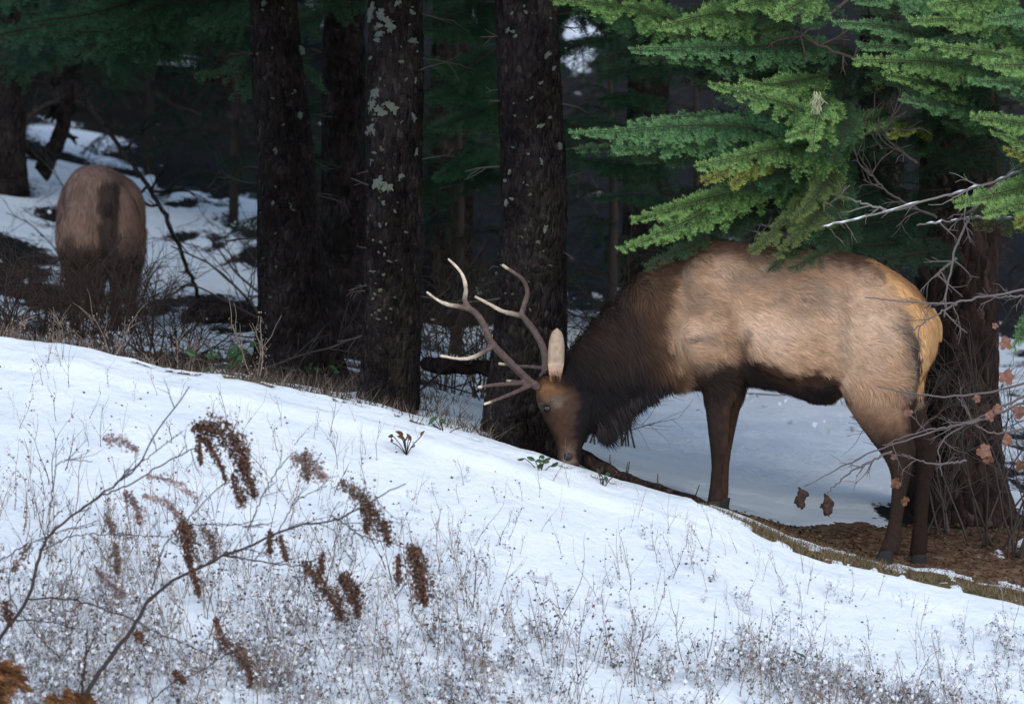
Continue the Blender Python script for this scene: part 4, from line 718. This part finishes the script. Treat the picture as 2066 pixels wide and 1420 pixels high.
# evergreen salal sprigs
def leaf_mesh(name, col, w=.5, fold=.15, lobes=0):
    if lobes:
        th = np.linspace(-2.9, 2.9, 21); rad = np.array([.5, .7, .72, .85, .74, .66, .9, .8, .7, .78, 1.02, .84, .72, .62, .85, .8, .6, .74, .66, .6, .45]); V = [[0, 0, 0]] + [[rad[i] * math.cos(th[i]) * .8 + .2, .12 * math.sin(3 * th[i]) + fold * rad[i] ** 2 * math.sin(th[i]) ** 2, rad[i] * math.sin(th[i]) * .75] for i in range(21)]
        Fc = [(0, i, i + 1) for i in range(1, 21)]; n = len(V); V += [[a, b + .02, c] for a, b, c in V]; Fc += [(n, n + i + 1, n + i) for i in range(1, 21)] + [(i, n + i, n + i + 1, i + 1) for i in range(1, 21)]
    else:
        V = []; m = 7
        for i in range(m):
            f = i / (m - 1); wd = w * math.sin(math.pi * (.06 + .9 * f)) ** .8
            V += [[f, fold * wd - .2 * f * f, wd / 2], [f, -.2 * f * f, 0], [f, fold * wd - .2 * f * f, -wd / 2]]
        Fc = []
        for i in range(m - 1):
            a = i * 3; Fc += [(a, a + 1, a + 4, a + 3), (a + 1, a + 2, a + 5, a + 4)]
        n = len(V); V += [[a, b - .02, c] for a, b, c in V]; Fc += [tuple(n + q for q in f[::-1]) for f in Fc]
    return make_mesh(name, V, Fc, [col], False)
M_green = mat('evergreen_leaf', (.03, .085, .03), .4, noise=.5, nscale=9, col2=(.06, .13, .04), spec=.4, trans=.1)
M_brown_leaf = mat('dead_leaf', (.24, .12, .07), .8, noise=.6, nscale=4, col2=(.13, .06, .04), trans=.2)
M_pink_leaf = mat('faded_leaf', (.36, .19, .13), .8, noise=.6, nscale=4, col2=(.24, .12, .09), trans=.25)
LG = leaf_mesh('leaf', M_green); LB = leaf_mesh('leaf', M_brown_leaf, .45, .3); LP = leaf_mesh('leaf', M_pink_leaf, lobes=1); LO = leaf_mesh('leaf', M_brown_leaf, lobes=1)
def sprig(px, Y, n, size, label, seed, cat='plant', leaf=LG, h=.05):
    b = on_ground(px, Y); t = empty('evergreen_sprig' if leaf is LG else 'dead_leaf_sprig', b, label, cat); R = random.Random(seed); mb = MB()
    for k in range(n):
        e = b + np.array([R.gauss(0, size * 1.1), R.gauss(0, size * .8), h * R.uniform(.4, 1.5) + .03]); mb.tube([b, (b + e) / 2 + [0, 0, .01], e], .0025, 4, DBR); o = link('leaf', leaf, t, loc=e); o.scale = (size,) * 3; o.rotation_euler = (R.uniform(-1, 1), R.uniform(-.8, .6), R.uniform(0, 6.3))
    link('stems', mb.mesh('stems', [M_tint]), t)
sprig(462, 1.4, 22, .07, 'green leafy evergreen clump on the snow before the tapering trunk', 1, h=.12)
sprig(895, -.75, 6, .045, 'small green and brown sprig on the crest right of the lichen-spotted trunk', 2)
sprig(1090, -.85, 8, .045, 'small green sprig on the crest below the muzzle', 3)
sprig(1215, -.8, 6, .045, 'low green sprig on the crest right of the muzzle', 4); sprig(640, 2.6, 8, .06, 'dark green clump at the foot of the tapering trunk', 5)
sprig(820, -1.1, 10, .045, 'reddish dead leaf sprig poking from the snow below the lichen-spotted trunk', 6, leaf=LB)
sprig(1620, -2.0, 5, .04, 'lone green leaf cluster among dry weeds at lower right', 7)
# bare twigs with white highlight strips and hanging branches around the fir
def branch_thing(name, paths, label, cat, seed, r=(.006, .002), c=GREY, kids=5, kl=.15, snow=0, group=None, mt=None):
    t = empty(name, P(*paths[0][0]), label, cat, group); R = random.Random(seed); mb = MB(); qs = []
    for p in paths: mb = MB(); qs.append(stem_path(mb, p, r[0], r[1], c, R, kids, kl=kl, up=-.1)); link('stem', mb.mesh('stem', [M_tint]), t)
    if snow:  # white strips stand in for pale highlights on the bare twigs
        ms = MB()
        for q in qs[:snow]:
            for a in range(2, 28, 2):
                if R.random() < .75: ms.tube(q[a:a + 3] + [0, 0, r[0] * .55], [r[0] * .3, r[0] * R.uniform(.5, .95), r[0] * .25], 6)
        tag(link('twig_highlight', ms.mesh('twig_highlight', [M_clod]), t), kind='stuff')
    return t, qs
branch_thing('bare_branch', [[(2080, 335, .2), (1990, 372, .1), (1880, 402, 0), (1750, 436, -.1), (1640, 462, -.2)], [(1800, 426, 0), (1740, 410, 0), (1690, 395, .1)]], 'bare branch capped with snow above the hips of the bull elk', 'branch', 1, (.008, .005), (.25, .23, .21), 5, .16, 1)
branch_thing('bare_branch', [[(2080, 440, .2), (1960, 440, .1), (1850, 455, 0)]], 'short snow-capped twig above the rump patch', 'branch', 2, (.008, .005), (.2, .17, .15), 3, .1, 1)
branch_thing('bare_branch', [[(2060, 330, .3), (1985, 400, .1), (1940, 470, 0), (1915, 560, -.1), (1905, 640, -.1)], [(1930, 520, 0), (1900, 545, 0), (1885, 560, 0)]], 'grey branch hanging down beside the rump of the bull elk', 'branch', 3, (.009, .005), GREY, 5, .15)
branch_thing('bare_branch', [[(2090, 580, -.3), (1980, 600, -.35), (1900, 612, -.4), (1800, 606, -.4), (1745, 600, -.4)], [(1940, 607, -.35), (1880, 640, -.4), (1838, 668, -.42)], [(2090, 596, -.3), (2010, 600, -.35)]], 'thin bare branch crossing in front of the pale rump patch', 'branch', 4, (.0075, .003), GREY, 4, .14)
branch_thing('bare_branch', [[(1740, -30, 1), (1650, 50, .6), (1620, 75, .4), (1700, 110, .3), (1740, 125, .2)], [(1620, 72, .4), (1590, 78, .3)]], 'kinked dead branch among the fir boughs at the top', 'branch', 5, (.011, .007), (.13, .1, .09), 5, .15, 0)
branch_thing('bare_branch', [[(1630, 295, .4), (1640, 360, .1), (1660, 400, 0), (1700, 430, 0)], [(1500, 430, .2), (1560, 380, .2)]], 'thin grey twig hanging from the boughs above the elk\'s back', 'branch', 6, (.008, .005), (.2, .17, .16), 8, .18)
branch_thing('bare_branch', [[(1420, 490, .3), (1500, 425, .2), (1570, 375, .2)], [(1470, 450, .2), (1530, 470, .1), (1600, 480, .1)], [(1480, 440, .2), (1540, 455, .1), (1620, 450, .1)]], 'tangle of grey twigs resting above the shoulders of the bull elk', 'branch', 7, (.007, .003), (.2, .17, .16), 7, .15)
branch_thing('bare_branch', [[(1890, 440, .5), (1800, 395, .4), (1745, 340, .3)], [(1850, 330, .5), (1790, 280, .4), (1800, 230, .3)], [(1780, 300, .5), (1740, 250, .4)]], 'dark crossed twigs inside the fir behind the hanging boughs', 'branch', 8, (.009, .005), (.13, .11, .1), 8, .2)
mb = MB()
t = empty('hanging_lichen', P(1648, 185, -.4), 'pale yellow lichen tuft hanging from a fir bough', 'lichen'); R = random.Random(3)
for k in range(90):
    p = P(1648 + R.gauss(0, 4), 184 + R.uniform(0, 30), -.4 + R.gauss(0, .01)); mb.tube([p, p + [R.gauss(0, .008), 0, -.02], p + [R.gauss(0, .012), 0, -.05]], .0022, 3, np.array([.5, .52, .3]) * R.uniform(.6, 1.1))
link('tuft', mb.mesh('tuft', [M_tint]), t)
# leafy shrub at right, in front of the trunk
t, qs = branch_thing('leafy_shrub', [[(2110, 760, -.4), (2000, 790, -.45), (1900, 800, -.5), (1830, 792, -.5), (1770, 780, -.5)], [(2110, 800, -.4), (1960, 850, -.45), (1880, 872, -.5), (1790, 900, -.5), (1700, 940, -.5), (1622, 982, -.5)], [(2110, 780, -.4), (1980, 840, -.45), (1900, 890, -.5), (1900, 960, -.5)],
                                     [(1990, 845, -.45), (1920, 860, -.5), (1860, 870, -.5), (1780, 898, -.5)], [(1950, 930, -.5), (1880, 935, -.5), (1820, 915, -.5)], [(1800, 910, -.5), (1720, 950, -.5), (1668, 995, -.5)], [(2100, 860, -.4), (1990, 870, -.45), (1930, 800, -.45)]],
                     'bare-twigged shrub with a few orange-brown leaves at the right edge', 'shrub', 9, (.0075, .0028), (.15, .125, .12), 4, .13)
for i, (px, py, s, lm) in enumerate([(2030, 700, .062, LP), (2028, 768, .072, LP), (2050, 835, .065, LP), (1975, 805, .038, LP), (1980, 905, .068, LP), (2035, 895, .06, LP), (1996, 845, .05, LP), (2010, 820, .045, LP), (2052, 940, .05, LO), (1835, 828, .045, LP), (1812, 972, .05, LO), (1830, 1012, .045, LO), (2010, 660, .03, LP), (1996, 930, .05, LO), (1805, 925, .03, LP)]):
    R = random.Random(i); o = link('leaf', lm, t, loc=P(px, py, -.48)); o.scale = (s,) * 3; o.rotation_euler = (R.uniform(-.5, .5), R.uniform(0, 6), R.uniform(-.7, .7))
def curled_leaf(seed):
    q = np.array([[0, 0, 0], [.012, 0, -.04], [.002, .01, -.085], [.016, 0, -.125]]); mb = MB(); loft(mb, [(q[0], np.array([.006, 0, 0]), np.array([0, .004, 0])), (q[1], np.array([.027, 0, .004]), np.array([0, .014, 0])), (q[2], np.array([.030, 0, -.003]), np.array([0, .016, 0])), (q[3], np.array([.006, 0, 0]), np.array([0, .004, 0]))], 14, 2, 6)
    V, Fc, _ = mb.arr(); V = V * (1 + .4 * fbm(V, 45, seed, 3))[:, None] + .012 * np.stack([fbm(V, 60, seed + k, 2) for k in range(3)], -1); return make_mesh('leaf', V, Fc, [M_curl], False)
M_curl = mat('curled_leaf', (.075, .045, .035), .9, noise=.6, nscale=40, col2=(.03, .02, .018))
for k, (px, py) in enumerate(((1614, 982), (1666, 996))): link('leaf', curled_leaf(k), t, loc=P(px, py, -.5))

# ------------------------------------------------------------------ foreground shrub with hanging seed clusters
YF = -5.3
def seed_cluster(t, spine, rad, n, col, seed, size=.0052):
    n = int(n * 1.6)
    r = np.random.default_rng(seed); q = curve([P(a, b, YF) for a, b in spine], 30); prof = np.sin(np.linspace(.25, 2.95, 30)) ** .7
    i = r.integers(0, 30, n); u = norm(r.normal(0, 1, (n, 3))) * np.sqrt(r.random((n, 1))); ln = fbm(q[i] + u * .05, 45, seed, 2)[:, None]
    rad = rad * 1.6; c = q[i] + u * (rad * prof[i])[:, None] * (1 + 1.3 * ln) * np.array([1, 1, 1.2]); V, Fc, C = bead_cloud(c, n, .0015, col, seed, size); mb = MB(); R = random.Random(seed)
    for k in range(10): j = R.randint(0, 24); mb.tube([q[j], q[min(29, j + 4)] + [R.gauss(0, rad * .7), R.gauss(0, rad * .5), 0], q[min(29, j + 8)] + [R.gauss(0, rad), 0, -.02]], .0011, 3, np.array(col) * .8)
    mb.tube(q, .0018, 4, np.array(col) * .8)
    V2, F2, C2 = mb.arr(); F2 = np.array([tt for f in F2 if len(f) == 4 for tt in ([f[0], f[1], f[2]], [f[0], f[2], f[3]])]); 
    return link('seed_cluster', make_mesh('seed_cluster', np.concatenate([V, V2]), np.concatenate([Fc, F2 + len(V)]), [M_tint], False, np.concatenate([C, C2])), t)
BRN = (.155, .085, .060); PNK = (.42, .31, .29); GRB = (.22, .16, .13)
def fshrub(paths, label, seed, c=(.055, .042, .04)):
    t = empty('seed_shrub', P(*paths[0][0][0], YF), label, 'shrub', 'seed-bearing shrubs in the foreground'); R = random.Random(seed); mb = MB()
    for p, r0, r1, k in paths: mb = MB(); stem_path(mb, [(a, b, YF) for a, b in p], r0 * 1.1, r1 * 1.25, c, R, k, 40, .11, .2); link('stem', mb.mesh('stem', [M_tint]), t)
    return t
t1 = fshrub([([(-60, 1400), (0, 1287), (57, 1208), (68, 1160), (87, 1104), (105, 1073), (165, 1025), (231, 978), (279, 938), (322, 864), (382, 780)], .0085, .002, 9), ([(165, 1025), (205, 1000), (261, 978), (348, 925), (392, 903), (420, 880)], .004, .0018, 5), ([(231, 978), (283, 934), (370, 869)], .003, .0016, 4),
              ([(57, 1208), (126, 1208), (174, 1217), (274, 1252), (305, 1270), (370, 1296), (440, 1330)], .004, .0016, 5), ([(87, 1110), (144, 1082), (218, 1078), (340, 1082)], .003, .0014, 6), ([(-10, 1140), (44, 1104), (105, 1078), (200, 1050)], .003, .0014, 4), ([(96, 1080), (100, 1034), (113, 947), (131, 930), (187, 930)], .003, .0014, 3),
              ([(30, 1250), (110, 1255), (165, 1275)], .003, .0014, 3), ([(110, 1320), (60, 1260), (20, 1200), (24, 1120)], .003, .0014, 3)], 'dark forked dry shrub leaning in from the lower left corner', 1)
t2 = fshrub([([(120, 1500), (187, 1374), (218, 1335), (261, 1274), (283, 1243), (305, 1208), (348, 1174), (401, 1143), (457, 1121), (545, 1082), (610, 1060), (680, 1047), (732, 1021), (775, 995), (819, 975)], .010, .0018, 10), ([(457, 1121), (536, 1134), (610, 1143), (640, 1160)], .0035, .0018, 5), ([(680, 1047), (736, 1082), (797, 1097), (830, 1113)], .003, .0016, 4),
              ([(305, 1190), (331, 1104), (379, 1047), (444, 982), (490, 955)], .003, .0015, 4), ([(501, 1069), (536, 986), (579, 925), (600, 910)], .0028, .0014, 3), ([(375, 1060), (450, 1058), (531, 1063)], .0025, .0014, 5), ([(560, 1075), (600, 1010), (660, 980)], .0025, .0014, 3), ([(401, 1143), (480, 1108), (540, 1118)], .0025, .0014, 4), ([(700, 1040), (715, 1130), (690, 1100)], .002, .0012, 2),
              ([(230, 1500), (330, 1390), (410, 1350), (500, 1290)], .003, .0014, 4), ([(165, 1400), (172, 1330), (176, 1270)], .006, .003, 2)], 'long arching dark branch hung with brown seed clusters at lower left', 2)
for i, (sp, rd, n, c) in enumerate([([(395, 862), (440, 870), (478, 895), (492, 935)], .042, 1500, BRN), ([(401, 880), (425, 905), (442, 935), (455, 970)], .014, 380, BRN), ([(400, 880), (405, 935)], .01, 160, BRN), ([(490, 935), (498, 960), (515, 1000)], .026, 480, BRN), ([(470, 960), (480, 1000), (488, 1015)], .02, 300, BRN)]): seed_cluster(t1, sp, rd, n, c, 20 + i)
for i, (sp, rd, n, c) in enumerate([([(368, 1056), (378, 1090), (384, 1140)], .03, 900, BRN), ([(385, 1140), (393, 1170), (402, 1200)], .015, 300, BRN), ([(410, 1065), (430, 1090), (432, 1125)], .02, 260, GRB), ([(545, 1072), (545, 1115)], .013, 220, BRN), ([(565, 1080), (578, 1130)], .014, 240, BRN), ([(690, 975), (730, 1000), (740, 1035)], .03, 520, GRB), ([(735, 1015), (765, 1050), (785, 1095)], .028, 560, BRN), ([(742, 1020), (738, 1075)], .015, 220, BRN),
                                    ([(830, 1108), (846, 1150), (856, 1215)], .033, 1300, BRN), ([(803, 1120), (804, 1180)], .013, 200, BRN), ([(618, 1140), (650, 1180), (675, 1215), (688, 1248)], .026, 800, BRN), ([(690, 1165), (712, 1190), (722, 1240)], .03, 900, BRN), ([(650, 1120), (645, 1160)], .012, 200, BRN), ([(436, 1252), (455, 1300), (500, 1340), (505, 1380)], .022, 520, BRN), ([(480, 1300), (495, 1345)], .018, 240, GRB), ([(232, 1100), (238, 1156)], .018, 260, GRB),
                                    ([(275, 1275), (285, 1290)], .012, 120, BRN), ([(350, 1355), (372, 1375)], .014, 160, BRN), ([(590, 925), (625, 935), (655, 965)], .026, 420, PNK), ([(618, 915), (620, 968)], .022, 300, GRB)]): seed_cluster(t2, sp, rd, n, c, 60 + i)
for i, (sp, rd, n, c) in enumerate([([(210, 885), (250, 890), (275, 910)], .02, 200, PNK), ([(250, 995), (275, 1020), (280, 1055)], .016, 240, (.28, .18, .16)), ([(290, 1000), (330, 1010), (360, 1040)], .014, 170, PNK), ([(300, 960), (350, 970), (395, 1005)], .014, 150, PNK), ([(215, 1040), (230, 1075)], .014, 180, GRB), ([(195, 1150), (225, 1180), (250, 1200)], .02, 240, (.3, .23, .22)), ([(10, 1215), (20, 1260)], .02, 220, BRN), ([(60, 1100), (25, 1150)], .014, 120, GRB)]): seed_cluster(t1, sp, rd, n, c, 90 + i)
# rusty withered fern clumps in the corner
def fern(px, py, rpx, label, seed):
    c = P(px, py, YF); R = random.Random(seed); t = empty('withered_fern', c - [0, 0, .25], label, 'fern', 'rusty withered ferns in the lower left corner'); r = np.random.default_rng(seed); rad = rpx * (YF + 25) / F; mb = MB()
    for k in range(70):
        d = norm(np.array([R.gauss(0, 1), R.gauss(0, .8), R.uniform(-.1, 1.2)])); L = rad * R.uniform(.8, 1.25); q = curve([c - [0, 0, .2], c + d * L * .5, c + d * L + [0, 0, -.03]], 12); col = np.array([.20, .095, .042]) * R.uniform(.4, 1.3); mb.tube(q, .0022, 3, col)
        for i in range(3, 12):
            for s in (-1, 1):
                for z in range(2): e = q[i] + norm(np.array([s * R.uniform(.4, 1), R.gauss(0, .6), R.gauss(0, .5)])) * .03; mb.add([q[i], q[i] + [0.006, 0, .008], e], [(0, 1, 2)], col * R.uniform(.6, 1.4))
    link('fronds', mb.mesh('fronds', [M_tint], False), t)
fern(-2, 1380, 54, 'rusty orange withered fern cut by the left edge in the lower corner', 1); fern(140, 1436, 52, 'low rusty withered fern beside the base of the arching branch', 2)

# ------------------------------------------------------------------ foreground weeds (nobody could count them)
def weeds(N, tall, seed, name, label):
    r = np.random.default_rng(seed); vs = []
    for k in range(16):                                   # templates
        R = random.Random(900 + k); mb = MB(); h = R.uniform(.16, .34) if tall else R.uniform(.09, .22); col = np.array([.31, .245, .205] if tall else [.35, .295, .26]) * R.uniform(.5, 1.15)
        pts = twig_tree(mb, (0, 0, -.02), (R.gauss(0, .16 if tall else .35), R.gauss(0, .2), 1), h, .0024 if tall else .0021, 1, R, col, kids=3, spread=.55 if tall else .8); V, Fc, C = mb.arr(); T = np.array([t for f in Fc if len(f) == 4 for t in ([f[0], f[1], f[2]], [f[0], f[2], f[3]])])
        ends = V[r.integers(0, len(V), 40)]; V2, F2, C2 = bead_cloud(ends, R.randint(3, 8) if tall else R.randint(5, 14), .01, col * .95, k, .005 if tall else .0062); vs.append((np.concatenate([V, V2]), np.concatenate([T, F2 + len(V)]), np.concatenate([C, C2])))
    VV, FF, CC = [], [], []; off = 0
    cnt = 0
    while cnt < N:
        py = r.uniform(700, 1560) if tall else 1440 - abs(r.normal(0, 190)) + 30; px = r.uniform(-60, 2130); crest = np.interp(px, CX, RT[0])
        if py < crest + (35 if tall else 60) or (py < crest + 230 and r.random() < (.45 if tall else .72)): continue
        if py < 1290 and 850 < px < 1250 and r.random() < .5: continue
        cl = fbm(np.array([[px / 130, py / 90, 0.]]), 1, 5, 3)[0]
        if r.random() > (.55 + cl * .6 if tall else .5 + cl * 1.1): continue
        # depth where that pixel meets the slope
        d0, d1 = -.75, -6.5
        for _ in range(18):
            m = (d0 + d1) / 2; x = (px - 1033) * (m + 25) / F; g = float(ground(x, m, False)); 
            if 710 - g * F / (m + 25) < py: d0 = m
            else: d1 = m
        Y = (d0 + d1) / 2; x = (px - 1033) * (Y + 25) / F; z = float(ground(x, Y)); V, Fc, C = vs[r.integers(0, 16)]; a = r.uniform(0, 6.28); s = r.uniform(.5, 1.25) * (1 if py > crest + 260 else .7)
        ca, sa = math.cos(a) * s, math.sin(a) * s; W = np.stack([V[:, 0] * ca - V[:, 1] * sa + x, V[:, 0] * sa + V[:, 1] * ca + Y, V[:, 2] * s + z], -1)
        VV.append(W); FF.append(Fc + off); CC.append(C * r.uniform(.6, 1.4) * (.75 if py > 1270 and 600 < px < 1500 and cl > 0 else 1)); off += len(V); cnt += 1
    o = link(name, make_mesh(name, np.concatenate(VV), np.concatenate(FF), [M_tint], False, np.concatenate(CC))); tag(o, label, 'weeds', kind='stuff')
    if tall: return
    # snow clinging to the weeds, and bits of bark and seed scattered on the snow
    B = np.concatenate(VV[::1]); i = r.integers(0, len(B), 15000); V, Fc, C = bead_cloud(B[i], 15000, .013, (1, 1, 1), 5, .0098); C[:] = 1
    o = link('snow_crumbs', make_mesh('snow_crumbs', V, Fc, [M_clod], True, C)); tag(o, 'white crumbs of snow clinging to the foreground weeds', 'snow', kind='stuff')
    n = 1000; Y = -.75 - np.abs(r.normal(0, 1.5, n)); x = r.uniform(-3.2, 3.2, n); c = np.stack([x, Y, ground(x, Y) + .004], -1); V, Fc, C = bead_cloud(c, n, .001, (.16, .13, .11), 6, .0055)
    o = link('snow_litter', make_mesh('snow_litter', V, Fc, [M_tint], False, C)); tag(o, 'scattered specks of bark and seed lying on the snow', 'litter', kind='stuff')
weeds(1800, False, 77, 'dry_weeds', 'grey brown dry weed stems poking through the foreground snow')
weeds(900, True, 78, 'straw_stalks', 'thin upright straw-brown stalks scattered over the whole snow slope')
# taller single weed stalks standing out of the near slope
for i, (px, py, h, lean, lab) in enumerate([(130, 800, .22, .1, 'upright dry stalk just below the crest under the cow elk'), (345, 790, .20, -.1, 'short dry stalk near the crest below the leaning sapling'), (510, 800, .30, .02, 'tall dry stalk below the crest before the tapering trunk'),
        (170, 900, .18, -.3, 'dry stalk leaning left on open snow above the forked shrub'), (1045, 985, .2, .1, 'dry stalk on the snow left of and below the muzzle'), (1110, 1120, .30, 0, 'straight tall dry stalk on the slope below the muzzle'), (1075, 1090, .16, .9, 'bent dry twig leaning right, below the muzzle'),
        (1215, 1150, .24, .3, 'dry stalk forking on the slope below the elk\'s throat'), (1430, 1170, .28, -.05, 'thin upright dry stalk directly below the elk\'s front hoof'), (1540, 1180, .2, .2, 'dry stalk leaning right below the belly of the elk'), (1660, 1210, .26, 0, 'upright dark stalk below the grass strip near the lone green leaves'),
        (1850, 1250, .2, .2, 'dry stalk on the slope below the hind hooves'), (1925, 1250, .22, .4, 'dry stalk leaning right, nearest the lower right corner'), (960, 1150, .24, .05, 'dry stalk on the slope below the broad trunk'), (800, 1060, .16, .3, 'dry stalk on open snow below the lichen-spotted trunk'), (660, 880, .18, .1, 'small dry stalk near the crest right of the drooping seed clusters')]):
    crest = np.interp(px, CX, RT[0]); Y = -.8 - max(0, (py + h * 372 - crest)) / 150.; t = shrub(px, Y, 1, h, (.2, .16, .145), lab, 1000 + i, 'single dry stalks on the near slope', name='dry_stalk', r=.0028, lean=(lean, 0), depth=1, kids=4, spread=.6, cat='weed', beads=14)
# leaf litter on the bare earth where the elk stands
def litter():
    r = np.random.default_rng(4); n = 7000; px = r.uniform(1470, 2200, n); Y = r.uniform(-.1, 1.9, n); kp = Y < np.interp(px, [1470, 1560, 1700, 1850, 2066], [.2, .45, .95, 1.4, 1.8]) + r.normal(0, .1, n); px, Y = px[kp], Y[kp]; n = len(px); x = (px - 1033) * (Y + 25) / F; z = ground(x, Y) + .012; s = r.uniform(.004, .015, (n, 1, 1)); th = r.uniform(0, 6.28, n)
    q = np.array([[-1, 0, 0], [0, -.5, .25], [1, 0, .1], [0, .5, .3]]); ca, sa = np.cos(th), np.sin(th); Q = np.stack([q[None, :, 0] * ca[:, None] - q[None, :, 1] * sa[:, None], q[None, :, 0] * sa[:, None] + q[None, :, 1] * ca[:, None], np.broadcast_to(q[None, :, 2], (n, 4)) + r.normal(0, .25, (n, 4))], -1)
    V = (np.stack([x, Y, z], -1)[:, None] + Q * s).reshape(-1, 3); b = np.arange(n)[:, None] * 4; C = np.repeat(np.array([[.15, .095, .062]]) * r.uniform(.15, 1.8, (n, 1)) + r.random((n, 1)) ** 6 * np.array([[.02, .06, .0]]), 4, 0)
    o = link('leaf_litter', make_mesh('leaf_litter', V, np.concatenate([b + [[0, 1, 2]], b + [[0, 2, 3]]]), [M_tint], False, C)); tag(o, 'brown fallen leaves and needles on the bare earth around the hind hooves', 'leaf litter', kind='stuff')
    n = 9000; px = np.concatenate([r.uniform(1120, 2200, 6500), r.uniform(250, 900, 2500)]); Y = -.74 + r.uniform(0, 1, n) * np.interp(px, [250, 900, 1300, 1440, 1560, 2066], [.28, .10, .03, .1, .4, .6]); x = (px - 1033) * (Y + 25) / F; z = ground(x, Y); p = np.stack([x, Y, z], -1); keep = (fbm(np.stack([x, Y, 0 * x], -1), 2.4, 19, 3) + r.normal(0, .12, n) + np.interp(px, [300, 500, 900, 1440, 1560], [.0, .15, -.2, -.2, .35])) > 0; p = p[keep]; px = px[keep]; n = len(p); h = r.uniform(.012, .04, (n, 1)) * (1 + (px > 1500)[:, None] * .3)
    d = np.concatenate([r.normal(0, .7, (n, 2)), np.ones((n, 1))], 1) * h; s = np.array([.0022, 0, 0]); V = np.stack([p - s, p + s, p + d], 1).reshape(-1, 3); k = r.random((n, 1)); C = np.repeat((np.array([[.10, .085, .04]]) * k + np.array([[.28, .21, .13]]) * (1 - k)) * r.uniform(.5, 1.2, (n, 1)), 3, 0)
    o = link('short_grass', make_mesh('short_grass', V, np.arange(3 * n).reshape(-1, 3), [M_tint], False, C)); tag(o, 'short olive and straw grass along the crest of the bank', 'grass', kind='stuff')
litter()

# forest-floor clutter under the trees: sticks, dead stems and clods nobody could count
def clutter():
    r = np.random.default_rng(55); tm = []
    for k in range(12):
        R = random.Random(2000 + k); mb = MB(); twig_tree(mb, (0, 0, 0), (R.gauss(0, 1.2), R.gauss(0, .5), R.uniform(.1, 1)), R.uniform(.3, .8), .008, 2, R, (1, 1, 1), kids=3, spread=.9); V, Fc, C = mb.arr()
        tm.append((V, np.array([t for f in Fc if len(f) == 4 for t in ([f[0], f[1], f[2]], [f[0], f[2], f[3]])])))
    VV, FF, CC = [], [], []; off = 0
    for k in range(620):
        px = r.uniform(-80, 2150); Y = r.uniform(3, 28); 
        if px > 1150 and Y < 9: continue
        b = on_ground(px, Y); V, Fc = tm[r.integers(0, 12)]; a = r.uniform(0, 6.28); sc = r.uniform(.4, 1.5) * (.6 if px < 520 else 1); ca, sa = math.cos(a) * sc, math.sin(a) * sc
        VV.append(np.stack([V[:, 0] * ca - V[:, 1] * sa + b[0], V[:, 0] * sa + V[:, 1] * ca + b[1], V[:, 2] * sc + b[2]], -1)); FF.append(Fc + off); off += len(V)
        CC.append(np.tile(np.array([.06, .046, .042]) * r.uniform(.4, 1.6) + (.07 if r.random() < .12 else 0), (len(V), 1)))
    o = link('forest_sticks', make_mesh('forest_sticks', np.concatenate(VV), np.concatenate(FF), [M_tint], False, np.concatenate(CC))); tag(o, 'dead sticks and brittle twigs littering the shaded forest floor', 'sticks', kind='stuff')
    n = 9000; px = r.uniform(-60, 1000, n); Y = r.uniform(-.5, 7, n) ** 1.0; x = (px - 1033) * (Y + 25) / F; keep = fbm(np.stack([x, Y, 0 * x], -1), 1.8, 91, 3) + r.normal(0, .15, n) > .02; px, Y, x = px[keep], Y[keep], x[keep]; n = len(x); p = np.stack([x, Y, ground(x, Y)], -1)
    h = r.uniform(.03, .13, (n, 1)); d = np.concatenate([r.normal(0, .6, (n, 2)), np.ones((n, 1))], 1) * h; w_ = np.array([.004, 0, 0]); V = np.stack([p - w_, p + w_, p + d], 1).reshape(-1, 3); kk = r.random((n, 1)) ** 2
    C = np.repeat((np.array([[.06, .045, .038]]) * (1 - kk) + np.array([[.30, .24, .19]]) * kk) * r.uniform(.5, 1.3, (n, 1)), 3, 0)
    o = link('dead_grass', make_mesh('dead_grass', V, np.arange(3 * n).reshape(-1, 3), [M_tint], False, C)); tag(o, 'dead brown grass and stems in the patchy snow behind the crest', 'grass', kind='stuff')
    n = 1500; px = r.uniform(-60, 2150, n); Y = r.uniform(6, 17, n); x = (px - 1033) * (Y + 25) / F; keep = fbm(np.stack([x, Y, 0 * x], -1), 1.2, 95, 3) > .12; x, Y = x[keep], Y[keep]; c = np.stack([x, Y, ground(x, Y) + .02], -1); V, Fc, C = bead_cloud(c, len(c), .05, (1, 1, 1), 9, .022)
    o = link('snow_clods', make_mesh('snow_clods', V, Fc, [M_clod], True, C)); tag(o, 'small clods of snow on the dark wooded hillside', 'snow', kind='stuff')
clutter()
